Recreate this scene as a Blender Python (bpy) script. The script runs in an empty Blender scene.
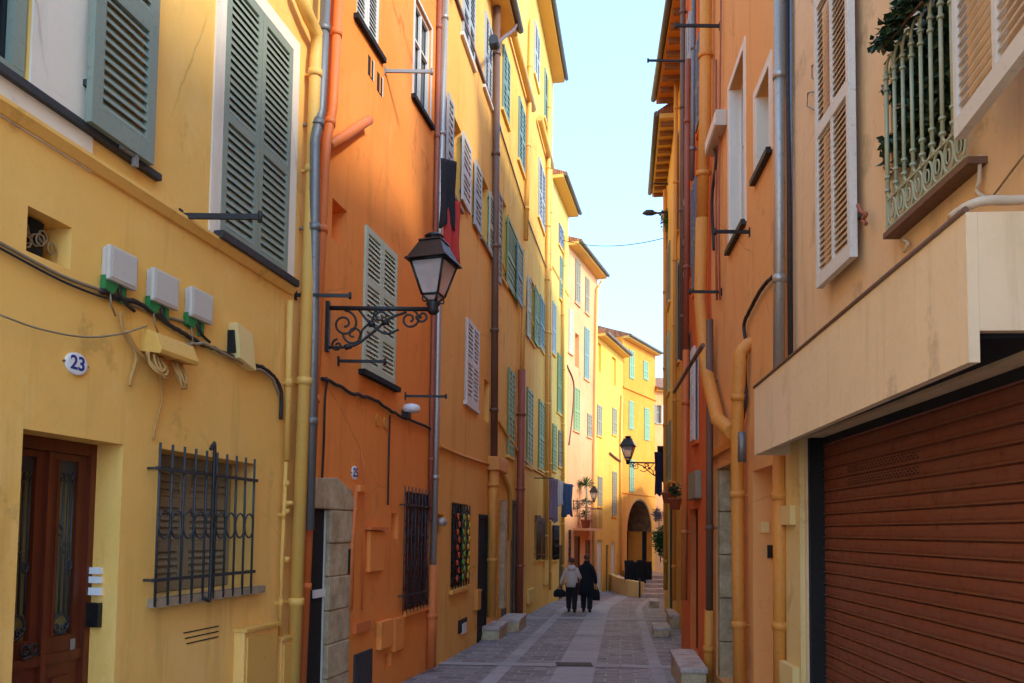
import bpy, bmesh, math, random
from mathutils import Vector, Matrix
rnd = random.Random(11)
PI = math.pi
sc = bpy.context.scene
COL = sc.collection
# ------------------------------------------------------------------ camera
F, PITCH, ROLL, SHIFT = 750.0, math.radians(3.0), math.radians(0.7), 150.5
CAM = Vector((0, 0, 1.75))
RM = Matrix.Rotation(PI/2 + PITCH, 3, 'X') @ Matrix.Rotation(ROLL, 3, 'Z')
cd = bpy.data.cameras.new('camera'); co = bpy.data.objects.new('camera', cd); COL.objects.link(co)
co.location = CAM; co.rotation_euler = RM.to_euler()
cd.sensor_width = 36; cd.lens = F/1024*36; cd.shift_y = SHIFT/1024; cd.clip_end = 2000; cd.clip_start = .05
sc.camera = co

def ray(px, py):
    return RM @ Vector(((px-512)/F, (341.5-py+SHIFT)/F, -1))
def proj(p):
    q = RM.transposed() @ (Vector(p)-CAM)
    return (512+F*q.x/-q.z, 341.5+SHIFT-F*q.y/-q.z)
SL = -.0267
def gz(y): return SL*max(min(y, 45), -20)
def ground(px, py):
    d = ray(px, py)
    t = (CAM.z)/(SL*d.y-d.z)
    return CAM + d*t
def corner(px, Y):
    d = ray(px, 531); return Vector((d.x/d.y*Y, Y))

# ------------------------------------------------------------------ materials
def lin(h):
    r = []
    for i in (0, 2, 4):
        c = int(h[i:i+2], 16)/255
        r.append(c/12.92 if c <= .04045 else ((c+.055)/1.055)**2.4)
    return r
def newmat(name):
    m = bpy.data.materials.new(name); m.use_nodes = True
    nt = m.node_tree; b = nt.nodes['Principled BSDF']
    return m, nt, b
def N(nt, t, **k):
    n = nt.nodes.new(t)
    for a, v in k.items(): setattr(n, a, v)
    return n
def noise(nt, vec, scale, detail=4, rough=.6):
    n = N(nt, 'ShaderNodeTexNoise'); n.inputs['Scale'].default_value = scale
    n.inputs['Detail'].default_value = detail; n.inputs['Roughness'].default_value = rough
    nt.links.new(vec, n.inputs['Vector']); return n.outputs['Fac']
def ramp(nt, fac, a, b, ca=0, cb=1):
    n = N(nt, 'ShaderNodeMapRange'); n.inputs['From Min'].default_value = a; n.inputs['From Max'].default_value = b
    n.inputs['To Min'].default_value = ca; n.inputs['To Max'].default_value = cb
    nt.links.new(fac, n.inputs['Value']); return n.outputs['Result']
def mix(nt, fac, a, b, mode='MIX'):
    n = N(nt, 'ShaderNodeMix', data_type='RGBA', blend_type=mode)
    for s, v in ((0, fac), (6, a), (7, b)):
        if isinstance(v, (int, float)): n.inputs[s].default_value = v
        elif isinstance(v, (list, tuple)): n.inputs[s].default_value = (*v[:3], 1)
        else: nt.links.new(v, n.inputs[s])
    return n.outputs[2]
def scaled(c, k): return [min(1, x*k) for x in c]
def coords(nt, sx=1, sy=1, sz=1):
    g = N(nt, 'ShaderNodeNewGeometry'); m = N(nt, 'ShaderNodeMapping'); m.inputs['Scale'].default_value = (sx, sy, sz)
    nt.links.new(g.outputs['Position'], m.inputs['Vector']); return m.outputs['Vector']
def bump(nt, b, h, strength, dist=.01):
    n = N(nt, 'ShaderNodeBump'); n.inputs['Strength'].default_value = strength; n.inputs['Distance'].default_value = dist
    nt.links.new(h, n.inputs['Height']); nt.links.new(n.outputs['Normal'], b.inputs['Normal'])
def plaster(name, hexc, wear=.5, light=None, dirt='5a3a20'):
    m, nt, b = newmat(name); c = lin(hexc); lm = .3*c[0]+.6*c[1]+.1*c[2]; c = [x*.95+lm*.05 for x in c]
    v = coords(nt); vs = coords(nt, 2.2, 2.2, .22)
    n1 = noise(nt, v, .45, 5); n2 = noise(nt, v, 2.6, 6); n3 = noise(nt, vs, 1.6, 5, .65); n4 = noise(nt, v, 26, 4)
    lt = lin(light) if light else scaled([x*.86+.09 for x in c], 1.08)
    col = mix(nt, ramp(nt, n1, .35, .68, 0, .55*wear), c, lt)
    col = mix(nt, ramp(nt, n2, .5, .75, 0, .35*wear), col, scaled(c, .74))
    col = mix(nt, ramp(nt, n3, .55, .8, 0, .55*wear), col, lin(dirt))
    col = mix(nt, ramp(nt, n4, .62, .78, 0, .22), col, scaled(c, .62))
    n5 = noise(nt, coords(nt, .9, .9, .55), 1.15, 9, .72); col = mix(nt, ramp(nt, n5, .535, .575, 0, .30*wear+.08), col, lt)
    n6 = noise(nt, coords(nt, 1, 1, .8), 1.9, 8, .7); col = mix(nt, ramp(nt, n6, .60, .66, 0, .45*wear), col, mix(nt, .5, scaled(c, .6), lin(dirt)))
    vo = N(nt, 'ShaderNodeTexVoronoi', feature='DISTANCE_TO_EDGE'); vo.inputs['Scale'].default_value = .55
    wv = N(nt, 'ShaderNodeMix', data_type='RGBA'); wv.inputs[0].default_value = .12; nt.links.new(v, wv.inputs[6])
    nz = N(nt, 'ShaderNodeTexNoise'); nz.inputs['Scale'].default_value = 2.5; nz.inputs['Detail'].default_value = 6; nt.links.new(v, nz.inputs['Vector']); nt.links.new(nz.outputs['Color'], wv.inputs[7]); nt.links.new(wv.outputs[2], vo.inputs['Vector'])
    ck = N(nt, 'ShaderNodeMath', operation='MULTIPLY'); nt.links.new(ramp(nt, vo.outputs['Distance'], 0, .006, 1, 0), ck.inputs[0]); nt.links.new(ramp(nt, n1, .5, .62, 0, .55), ck.inputs[1])
    col = mix(nt, ck.outputs[0], col, scaled(c, .35))
    nt.links.new(col, b.inputs['Base Color']); b.inputs['Roughness'].default_value = .92
    b.inputs['Specular IOR Level'].default_value = .2
    s = N(nt, 'ShaderNodeMath', operation='MULTIPLY_ADD'); nt.links.new(n2, s.inputs[0]); s.inputs[1].default_value = 3.0; nt.links.new(n4, s.inputs[2])
    bump(nt, b, s.outputs[0], .3, .010)
    return m
def paint(name, hexc, rough=.55, wear=.35, metal=0, dirt='3a2c20', scale=9):
    m, nt, b = newmat(name); c = lin(hexc); v = coords(nt)
    n1 = noise(nt, v, scale*.25, 4); n2 = noise(nt, v, scale*3, 5, .7)
    col = mix(nt, ramp(nt, n1, .35, .7, 0, wear), c, [x*.8+.05 for x in c])
    col = mix(nt, ramp(nt, n2, .58, .75, 0, wear*1.3), col, lin(dirt))
    nt.links.new(col, b.inputs['Base Color'])
    nt.links.new(ramp(nt, n2, .3, .7, rough-.08, min(1, rough+.2)), b.inputs['Roughness'])
    b.inputs['Metallic'].default_value = metal
    bump(nt, b, n2, .25, .004)
    return m
def wood(name, hexc, rough=.45):
    m, nt, b = newmat(name); c = lin(hexc); v = coords(nt, 18, 18, 1.2)
    n1 = noise(nt, v, 1.5, 6, .65)
    col = mix(nt, ramp(nt, n1, .3, .7), scaled(c, .6), scaled(c, 1.35))
    nt.links.new(col, b.inputs['Base Color']); b.inputs['Roughness'].default_value = rough
    bump(nt, b, n1, .2, .004); return m
def stone(name, hexc, hex2, scale=3):
    m, nt, b = newmat(name); v = coords(nt)
    n1 = noise(nt, v, scale, 7, .7); n2 = noise(nt, v, scale*9, 4)
    col = mix(nt, ramp(nt, n1, .35, .68), lin(hexc), lin(hex2))
    col = mix(nt, ramp(nt, n2, .55, .75, 0, .5), col, scaled(lin(hexc), .4))
    nt.links.new(col, b.inputs['Base Color']); b.inputs['Roughness'].default_value = .85
    bump(nt, b, n1, .8, .03); return m
def glassy(name, hexc, rough=.12, spec=.6):
    m, nt, b = newmat(name); v = coords(nt); n1 = noise(nt, v, 1.3, 3)
    c = lin(hexc); nt.links.new(mix(nt, n1, scaled(c, .5), scaled(c, 1.4)), b.inputs['Base Color'])
    b.inputs['Roughness'].default_value = rough; b.inputs['Specular IOR Level'].default_value = spec
    bump(nt, b, n1, .05, .02); return m
def tiles(name):
    m, nt, b = newmat(name); v = coords(nt, 6, 6, 6)
    n1 = noise(nt, v, 1.0, 3)
    col = mix(nt, ramp(nt, n1, .3, .7), lin('8a4a2c'), lin('c08a62'))
    nt.links.new(col, b.inputs['Base Color']); b.inputs['Roughness'].default_value = .9
    w = N(nt, 'ShaderNodeTexWave'); w.inputs['Scale'].default_value = 5; nt.links.new(coords(nt), w.inputs['Vector'])
    bump(nt, b, w.outputs['Fac'], .9, .05); return m
M = dict(
 y1=plaster('ochre_yellow_plaster', 'F2B850', .7, 'F5CC80'), o2=plaster('orange_plaster', 'F08A2C', .6, 'F2A058'),
 o3=plaster('amber_plaster', 'F0B048', .6, 'F2C272'), y4=plaster('warm_yellow_plaster', 'EAB040', .8, 'F0C66C'),
 y5=plaster('pale_yellow_plaster', 'E8BA4C', .8, 'EECB78'), p6=plaster('peach_plaster', 'E39C60', .7, 'EAB486'),
 y7=plaster('bright_yellow_plaster', 'E4A838', .6, 'EFC45C'), o8=plaster('deep_yellow_plaster', 'E0881A', .6, 'E8A044'),
 b9=plaster('tan_plaster', 'D89450', .8), r1=plaster('beige_plaster', 'E6BE8A', .8, 'ECCCA2'), r2=plaster('burnt_orange_plaster', 'E8A458', .6, 'EAB274'),
 r3=plaster('red_orange_plaster', 'E46C2A', .6, 'E2834A'), r4=plaster('golden_plaster', 'E6A83A', .7), r5=plaster('straw_plaster', 'E8B048', .8),
 cream=plaster('cream_surround', 'E6D6BC', .5, 'F0E6D4'), fascia=plaster('fascia_render', 'EACB9C', .7, 'EED6B0'), pal=plaster('pale_yellow_pilaster', 'E4C478', .7),
 stone=stone('worn_stone', 'a08c68', 'd0bc94', 5), step=stone('step_stone', 'a08c80', 'd0c0b2', 5), sill=stone('sill_stone', '8c7a60', 'a8957a', 6),
 sage=paint('sage_shutter_paint', '868F7C', .6, .3), sage2=paint('grey_green_paint', '7C8C78', .6, .3), pale=paint('pale_green_paint', 'B9BFA0', .6, .3),
 green=paint('leaf_green_paint', '869A5E', .6, .35), teal=paint('blue_green_paint', '748E80', .6, .3), blue=paint('blue_grey_paint', 'A6AAA6', .6, .3),
 mint=paint('mint_paint', '7C9C74', .6, .3), white=paint('white_shutter_paint', 'CFCCC0', .6, .25), whitef=paint('off_white_paint', 'D8D2C4', .55, .3), tanslat=paint('tan_slat_paint', 'BFA075', .65, .3),
 greybrown=paint('grey_brown_paint', '8E8468', .6, .3), railgreen=paint('railing_green_paint', 'A6AA88', .5, .35), drkblue=paint('slate_blue_paint', '68727e', .6, .3),
 iron=paint('black_iron', '24211f', .5, .35, .3), iron2=paint('grey_iron', '3A3D40', .5, .3, .4), black=paint('black_plastic', '121212', .4, .1), lampblk=paint('lamp_black', '0c1216', .38, .08, 0, '05080a'),
 zinc=paint('zinc_pipe', '7d7a74', .45, .4, .6), brownpipe=paint('brown_pipe', '6d4a34', .5, .4), redpipe=paint('red_pipe', '9A4E30', .5, .35), silver=paint('pale_zinc_pipe', 'b4aa9c', .4, .45, .6),
 ypipe=paint('yellow_pipe', 'E0AC4E', .55, .3, dirt='7a4a1c'), opipe=paint('orange_pipe', 'D7702C', .55, .3, dirt='6a2c10'), apipe=paint('amber_pipe', 'DB8E30', .55, .4, dirt='6a3c14'),
 wpipe=paint('off_white_pipe', 'c9b79c', .5, .4), cable=paint('black_cable', '2a201a', .7, .2), gcable=paint('grey_cable', '8f7a5a', .7, .3), ycable=paint('painted_cable', 'B98A44', .7, .3),
 box=paint('grey_white_plastic', 'C4BCAC', .5, .2), greenbit=paint('green_plastic', '1E7A3C', .5, .2), redwood=wood('red_brown_wood', '5e2610'), darkwood=wood('dark_wood', '2e1a10'),
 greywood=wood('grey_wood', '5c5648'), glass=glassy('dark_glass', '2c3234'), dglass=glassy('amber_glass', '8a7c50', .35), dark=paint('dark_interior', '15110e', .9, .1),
 tile=tiles('roof_tiles'), roll=paint('brown_roller_paint', '86492e', .42, .45, .2, '2c1208', 5), rolllip=paint('roller_lip', '8d5a34', .4, .4, .3), enamel=paint('white_enamel', 'E4E4E0', .3, .12), blueink=paint('blue_ink', '1d2f7e', .5, .05),
 skin=paint('skin', 'B07A5E', .6, .1), hairb=paint('brown_hair', '5a3a24', .7, .2), beige=paint('beige_fabric', 'C9B8AA', .95, .2), blackfab=paint('black_fabric', '0e0f14', .95, .1), trousers=paint('dark_trousers', '17151b', .95, .1),
 purple=paint('mauve_fabric', '8a7888', .95, .2), whitefab=paint('white_fabric', 'D8D6CC', .95, .1), bluefab=paint('blue_fabric', '405878', .95, .2), navy=paint('navy_fabric', '1d2340', .95, .2), redfab=paint('red_fabric', 'A8241a', .95, .3),
 leaf=paint('leaf', '2f5a22', .6, .4, dirt='8aa03a'), dleaf=paint('dark_leaf', '1c3a18', .5, .4, dirt='3c6a2a'), terra=paint('terracotta', 'A85A34', .85, .3), gutter=paint('gutter_zinc', '6f6458', .5, .4, .4), eavey=paint('eave_paint', 'E2B256', .7, .3), eaveb=paint('brown_eave', '8a5a30', .8, .4), eaveo=paint('orange_eave', 'C87820', .8, .4),
 lightgrey=paint('light_grey_metal', '8f8b84', .5, .3, .3), brownvault=stone('brown_vault_stone', '5a4028', '8a6a44'), green2=paint('yellow_green_paint', '9aa85c', .6, .3), stained_r=glassy('red_glass', 'c03018', .2), stained_g=glassy('green_glass', '3a9a3a', .2), stained_y=glassy('yellow_glass', 'e0b020', .2),
)
def mk_lampglass():
    m, nt, b = newmat('lantern_glass'); b.inputs['Base Color'].default_value = (.88, .8, .8, 1)
    b.inputs['Roughness'].default_value = .25; b.inputs['Transmission Weight'].default_value = .55; b.inputs['IOR'].default_value = 1.1
    nz = noise(nt, coords(nt), 12, 3); nt.links.new(mix(nt, nz, lin('D9C2BC'), lin('EFE6DE')), b.inputs['Base Color']); return m
M['lampglass'] = mk_lampglass()

# ------------------------------------------------------------------ object helpers
ORG = {}
def tag(o, label=None, cat=None, group=None, kind=None):
    if label: o['label'] = label
    if cat: o['category'] = cat
    if group: o['group'] = group
    if kind: o['kind'] = kind
    return o
def thing(name, label, cat, loc, group=None):
    o = bpy.data.objects.new(name, None); COL.objects.link(o); o.location = loc; o.empty_display_size = .1
    ORG[o] = Vector(loc); return tag(o, label, cat, group)

class MB:
    def __init__(s): s.v = []; s.f = []; s.sm = []
    def add(s, vs, fs, smooth=False):
        k = len(s.v); s.v += [Vector(p) for p in vs]
        for f in fs: s.f.append([k+i for i in f]); s.sm.append(smooth)
        return s
    def hexa(s, p):   # p: 4 bottom, 4 top
        return s.add(p, [(0,3,2,1),(4,5,6,7),(0,1,5,4),(1,2,6,5),(2,3,7,6),(3,0,4,7)])
    def box(s, w, s0, s1, o0, o1, z0, z1):
        P = w.pt
        return s.hexa([P(s0,o0,z0),P(s1,o0,z0),P(s1,o1,z0),P(s0,o1,z0),P(s0,o0,z1),P(s1,o0,z1),P(s1,o1,z1),P(s0,o1,z1)])
    def cbox(s, a, b):
        (x0,y0,z0),(x1,y1,z1) = a, b
        return s.hexa([(x0,y0,z0),(x1,y0,z0),(x1,y1,z0),(x0,y1,z0),(x0,y0,z1),(x1,y0,z1),(x1,y1,z1),(x0,y1,z1)])
    def tube(s, pts, r, n=8, caps=True, closed=False):
        pts = [Vector(p) for p in pts]; m = len(pts); rings = []
        rr = r if isinstance(r, (list, tuple)) else [r]*m
        ref = None
        for i, p in enumerate(pts):
            a = pts[(i-1) % m] if (i > 0 or closed) else p; b = pts[(i+1) % m] if (i < m-1 or closed) else p
            t = (b-a)
            if t.length < 1e-9: t = Vector((0,0,1))
            t.normalize()
            if ref is None: ref = Vector((0,0,1)) if abs(t.z) < .9 else Vector((1,0,0))
            u = ref - t*ref.dot(t)
            if u.length < 1e-4: u = Vector((0,1,0)) - t*t.y
            u.normalize(); ref = u; q = t.cross(u)
            rings.append([p+(u*math.cos(2*PI*j/n)+q*math.sin(2*PI*j/n))*rr[i] for j in range(n)])
        vs = [v for ring in rings for v in ring]; fs = []
        for i in range(m if closed else m-1):
            i2 = (i+1) % m
            for j in range(n): fs.append((i*n+j, i*n+(j+1)%n, i2*n+(j+1)%n, i2*n+j))
        s.add(vs, fs, True)
        if caps and not closed:
            k = len(s.v)-m*n
            s.f.append([k+j for j in range(n)][::-1]); s.sm.append(False)
            s.f.append([k+(m-1)*n+j for j in range(n)]); s.sm.append(False)
        return s
    def prism(s, w, poly, o0, o1):     # polygon in (s,z)
        n = len(poly)
        vs = [w.pt(a, o0, b) for a, b in poly]+[w.pt(a, o1, b) for a, b in poly]
        fs = [tuple(range(n))[::-1], tuple(range(n, 2*n))]+[(i, (i+1) % n, n+(i+1) % n, n+i) for i in range(n)]
        return s.add(vs, fs)
    def profile(s, w, prof, s0, s1, closed=True):   # (o,z) profile extruded along s
        n = len(prof)
        vs = [w.pt(s0, a, b) for a, b in prof]+[w.pt(s1, a, b) for a, b in prof]
        fs = [(i, (i+1) % n, n+(i+1) % n, n+i) for i in range(n if closed else n-1)]
        if closed: fs += [tuple(range(n))[::-1], tuple(range(n, 2*n))]
        return s.add(vs, fs)
    def lathe(s, c, prof, n=16, axis=None):
        c = Vector(c); vs = []
        for r, z in prof:
            for j in range(n):
                a = 2*PI*j/n; vs.append(c+Vector((r*math.cos(a), r*math.sin(a), z)))
        fs = []
        for i in range(len(prof)-1):
            for j in range(n): fs.append((i*n+j, i*n+(j+1)%n, (i+1)*n+(j+1)%n, (i+1)*n+j))
        fs.append(tuple(range(n))[::-1]); fs.append(tuple((len(prof)-1)*n+j for j in range(n)))
        return s.add(vs, fs, True)
    def build(s, name, mat, parent=None, bevel=0, label=None, origin=None):
        if parent is not None: org = ORG[parent]
        elif origin is not None: org = Vector(origin)
        else:
            xs = [p.x for p in s.v]; ys = [p.y for p in s.v]
            org = Vector(((min(xs)+max(xs))/2, (min(ys)+max(ys))/2, min(p.z for p in s.v)))
        me = bpy.data.meshes.new(name); me.from_pydata([p-org for p in s.v], [], s.f)
        me.polygons.foreach_set('use_smooth', s.sm)
        bm = bmesh.new(); bm.from_mesh(me)
        bmesh.ops.recalc_face_normals(bm, faces=bm.faces)
        if bevel: bmesh.ops.bevel(bm, geom=bm.edges[:], offset=bevel, segments=2, affect='EDGES', profile=.6)
        bm.to_mesh(me); bm.free(); me.materials.append(mat)
        o = bpy.data.objects.new(name, me); COL.objects.link(o)
        if parent is not None: o.parent = parent
        else: o.location = org
        ORG[o] = org
        if label: o['label'] = label
        return o

def smooth_path(pts, k=5):
    pts = [Vector(p) for p in pts]
    if len(pts) < 3: return pts
    P = [pts[0]*2-pts[1]]+pts+[pts[-1]*2-pts[-2]]; out = []
    for i in range(1, len(P)-2):
        a, b, c, d = P[i-1:i+3]
        for j in range(k):
            t = j/k
            out.append(.5*((2*b)+(c-a)*t+(2*a-5*b+4*c-d)*t*t+(3*b-a-3*c+d)*t**3))
    out.append(pts[-1]); return out

class Wall:
    def __init__(s, A, B, side):
        s.A = Vector(A[:2]); s.B = Vector(B[:2]); s.L = (s.B-s.A).length; s.d = (s.B-s.A)/s.L
        s.n = Vector((s.d.y, -s.d.x)) if side == 'L' else Vector((-s.d.y, s.d.x))
        s.n3 = Vector((s.n.x, s.n.y, 0)); s.d3 = Vector((s.d.x, s.d.y, 0))
    def pt(s, a, o, z):
        p = s.A+s.d*a+s.n*o; return Vector((p.x, p.y, z))
    def sz(s, px, py, out=0):
        d = ray(px, py); P = s.A+s.n*out; c = Vector((CAM.x, CAM.y))
        t = (P-c).dot(s.n)/Vector((d.x, d.y)).dot(s.n); h = CAM+d*t
        return (Vector((h.x, h.y))-P).dot(s.d), h.z
    def p3(s, px, py, out=0):
        a, z = s.sz(px, py, out); return s.pt(a, out, z)
    def rect(s, x0, x1, yt, yb, xr=None, out=0):
        if xr is None: xr = x0
        ym = (max(yt, -300)+yb)/2
        a = s.sz(x0, ym, out)[0]; b = s.sz(x1, ym, out)[0]
        return min(a, b), max(a, b), s.sz(xr, yb, out)[1], s.sz(xr, yt, out)[1]

def leaf(mb, P, u, n, wd, h, pitch=.055, th=.035, stile=.06, rail=.08, mids=(.45,), slat_mb=None, split=1, flat=False):
    """louvred shutter leaf: P lower corner, u width dir, n outward"""
    P = Vector(P); u = Vector(u); n = Vector(n); Z = Vector((0,0,1))
    sm = slat_mb or mb
    def bx(m, a0, a1, b0, b1, z0, z1):
        q = [P+u*a+n*b for a, b in ((a0,b0),(a1,b0),(a1,b1),(a0,b1))]
        m.hexa([p+Z*z0 for p in q]+[p+Z*z1 for p in q])
    stile = min(stile, wd*.22); rail = min(rail, h*.1)
    bx(mb, 0, stile, 0, th, 0, h); bx(mb, wd-stile, wd, 0, th, 0, h)
    ys = [0]+[m*h for m in mids]+[h]
    bx(mb, stile, wd-stile, .002, th-.002, 0, rail); bx(mb, stile, wd-stile, .002, th-.002, h-rail, h)
    segs = []
    lo = rail
    for m in mids:
        bx(mb, stile, wd-stile, .002, th-.002, m*h-rail/2, m*h+rail/2); segs.append((lo, m*h-rail/2)); lo = m*h+rail/2
    segs.append((lo, h-rail))
    cols = []
    for k in range(split):
        a = stile+(wd-2*stile)*k/split; b = stile+(wd-2*stile)*(k+1)/split
        cols.append((a, b))
        if k: bx(mb, a-.018, a+.018, .004, th-.004, rail, h-rail)
    for a, b in cols:
        for lo, hi in segs:
            k = max(1, int((hi-lo)/pitch))
            p = (hi-lo)/k
            for i in range(k):
                z = lo+i*p
                zt2 = min(z+p*1.28, hi)
                q0, q1, q2, q3 = (th*.95, z+.002), (th*.95, z+.012), (th*.12, zt2), (th*.12, zt2-.008)
                if flat: q0, q1, q2, q3 = (th*.8, z+.001), (th*.8, z+.006), (th*.45, z+p*1.05 if z+p*1.05 < hi else hi), (th*.45-.004, z+p*.98)
                pts = [P+u*x+n*o+Z*zz for x in (a, b) for o, zz in (q0, q1, q2, q3)]
                sm.add(pts, [(0,1,2,3),(7,6,5,4),(0,4,5,1),(1,5,6,2),(2,6,7,3),(3,7,4,0)])

class Bld:
    def __init__(b, name, label, cat, w, mat, zt, depth=7, roof=True, ov=.45, eavemat=None, rafters=False, base=-1.6, gut=True, rise=1.5):
        b.w = w; b.mat = mat; b.zt = zt; b.depth = depth; b.op = []; b.base = base
        b.t = thing(name, label, cat, w.pt(w.L/2, 0, gz(w.pt(w.L/2,0,0).y)))
        if roof:
            m = MB().profile(w, [(ov+.02, zt+.02), (ov+.02, zt+.10), (-depth/2, zt+rise), (-depth-.2, zt+.1), (-depth-.2, zt+.02)], 0, w.L)
            r = m.build('roof', M['tile'], b.t); b.roof = r
            MB().box(w, .003, w.L-.003, .004, ov-.02, zt-.10, zt+.017).build('eave', eavemat or M['eavey'], r)
            if rafters:
                k = int(w.L/.45)
                for i in range(k):
                    a = (i+.5)*w.L/k; MB().box(w, a-.05, a+.05, .006, ov-.06, zt-.2, zt-.101).build('rafter', M['eaveb'], r)
            if gut:
                MB().tube([w.pt(0, ov+.05, zt+.02), w.pt(w.L, ov+.05, zt+.02)], .07, 8).build('gutter', M['gutter'], r)
            # cornice
    def part(b, name, mb, mat, parent=None, **k): return mb.build(name, M[mat] if isinstance(mat, str) else mat, parent or b.t, **k)
    def opening(b, r, depth=.2): b.op.append((*r, depth))
    def finish(b):
        w = b.w; m = MB(); L = w.L; z0, z1 = b.base, b.zt
        S = sorted({0, L}|{x for o in b.op for x in o[:2] if 0 < x < L}); Z = sorted({z0, z1}|{x for o in b.op for x in o[2:4] if z0 < x < z1})
        for i in range(len(S)-1):
            for j in range(len(Z)-1):
                cs, cz = (S[i]+S[i+1])/2, (Z[j]+Z[j+1])/2
                if any(o[0] < cs < o[1] and o[2] < cz < o[3] for o in b.op): continue
                m.add([w.pt(S[i],0,Z[j]), w.pt(S[i+1],0,Z[j]), w.pt(S[i+1],0,Z[j+1]), w.pt(S[i],0,Z[j+1])], [(0,1,2,3)])
        for s0, s1, a, c, d in b.op:
            P = w.pt
            s0 = max(s0, .01); s1 = min(s1, L-.01); c = min(c, z1-.02)
            m.add([P(s0,0,a),P(s1,0,a),P(s1,0,c),P(s0,0,c),P(s0,-d,a),P(s1,-d,a),P(s1,-d,c),P(s0,-d,c)], [(4,5,6,7),(0,1,5,4),(1,2,6,5),(2,3,7,6),(3,0,4,7)])
        P = w.pt; D = -b.depth
        m.add([P(0,0,z0),P(0,D,z0),P(0,D,z1),P(0,0,z1),P(L,0,z0),P(L,D,z0),P(L,D,z1),P(L,0,z1)], [(0,1,2,3),(4,7,6,5),(1,5,6,2),(3,2,6,7)])
        return m.build('wall', b.mat, b.t)
    # --- features
    def window(b, r, shut=None, depth=.16, closed=True, pitch=.06, mids=(.45,), surround=None, sill='sill', sw=.09, glass='glass', leaves=2, inset=.02, slat=None, sillw=.06, frame='whitef'):
        w = b.w; s0, s1, z0, z1 = r; b.opening(r, depth)
        m = MB()
        fw = min(.05, (s1-s0)*.08)
        o0, o1 = -depth+.03, -depth+.07
        m.box(w, s0+.001, s0+fw, o0, o1, z0+.001, z1-.001).box(w, s1-fw, s1-.001, o0, o1, z0+.001, z1-.001)
        m.box(w, s0+fw, s1-fw, o0+.001, o1-.001, z0+.001, z0+fw).box(w, s0+fw, s1-fw, o0+.001, o1-.001, z1-fw, z1-.001)
        c = (s0+s1)/2; m.box(w, c-fw*.5, c+fw*.5, o0+.001, o1-.001, z0+fw, z1-fw)
        zz = z0+(z1-z0)*.62; m.box(w, s0+fw, s1-fw, o0+.003, o1-.003, zz, zz+fw*.6)
        win = b.part('window', m, frame if not shut or not closed else shut)
        MB().box(w, s0+.002, s1-.002, -depth+.005, -depth+.022, z0+.002, z1-.002).build('pane', M[glass], win)
        if surround:
            q = MB(); q.box(w, s0-sw, s0, -.001, .014, z0-sw*.3, z1+sw).box(w, s1, s1+sw, -.001, .014, z0-sw*.3, z1+sw).box(w, s0, s1, -.001, .0135, z1, z1+sw)
            q.build('surround', M[surround], win)
        if sill:
            MB().box(w, s0-.08, s1+.08, -.01, sillw, z0-.06, z0).build('sill', M[sill], win)
        if shut and closed:
            wd = (s1-s0-.012)/leaves
            for k in range(leaves):
                q = MB(); sl = MB() if slat else None
                leaf(q, w.pt(s0+.003+k*(wd+.006), -inset-.035, z0+.01), w.d3, w.n3, wd, z1-z0-.02, pitch, mids=mids, slat_mb=sl)
                lo = q.build('shutter', M[shut], win)
                if sl: sl.build('slats', M[slat], lo)
        return win
    def leafopen(b, win, r, shut, pitch=.06, mids=(.45,), out=.03, split=1, slat=None, th=.035, stile=.06, rail=.08, flat=False):
        w = b.w; s0, s1, z0, z1 = r; q = MB(); sl = MB() if slat else None
        leaf(q, w.pt(s0, out, z0), w.d3, w.n3, s1-s0, z1-z0, pitch, mids=mids, split=split, slat_mb=sl, th=th, stile=stile, rail=rail, flat=flat)
        # hinges
        lo = b.part('shutter', q, shut, win)
        if sl: sl.build('slats', M[slat], lo)
        h = MB()
        for k in (.12, .88):
            h.box(w, s0+.01, s0+.05, .001, out, z0+(z1-z0)*k, z0+(z1-z0)*k+.04)
        h.build('hinge', M['iron2'], lo); return lo
    def flank(b, x0, x1, yt, yb, xr, shut, lw=.48, both=True, **k):
        """open window with leaves folded flat on the wall on both sides"""
        r = b.w.rect(x0, x1, yt, yb, xr); win = b.window(r, None, **k)
        wd = (r[1]-r[0])*lw
        b.leafopen(win, (r[0]-wd-.01, r[0]-.01, r[2], r[3]), shut); b.leafopen(win, (r[1]+.01, r[1]+wd+.01, r[2], r[3]), shut)
        return win
    def closed(b, x0, x1, yt, yb, xr=None, shut='sage', **k):
        return b.window(b.w.rect(x0, x1, yt, yb, xr), shut, **k)
    def leafpx(b, win, x0, x1, yt, yb, xr, shut, **k):
        out = k.get('out', .03)
        return b.leafopen(win, b.w.rect(x0, x1, yt, yb, xr, out), shut, **k)
    def pipe(b, pts, r, mat, out=None, name='downpipe', collars=True, vertical=None, smooth=False, n=10, brk=None, start=None):
        out = r+.03 if out is None else out; w = b.w
        P = [w.p3(x, y, out) for x, y in pts]
        if start is not None:
            P0 = P[0]-w.n3*(out+.05)+Vector((0, 0, .0)); P1 = P[0]+Vector((0,0,.0)); P = smooth_path([P0, P0+w.n3*(out*.6)+Vector((0,0,.01)), P1-Vector((0,0,.09))], 6)+[P[0]-Vector((0,0,.2))]+P[1:]
        if vertical: # (px,py) reference, z from y list
            (px, py), zt, zb = vertical
            a, _ = w.sz(px, py, out); P = [w.pt(a, out, zt), w.pt(a, out, zb)]
        if smooth: P = smooth_path(P, 5)
        m = MB().tube(P, r, n)
        o = b.part(name, m, mat)
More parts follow.
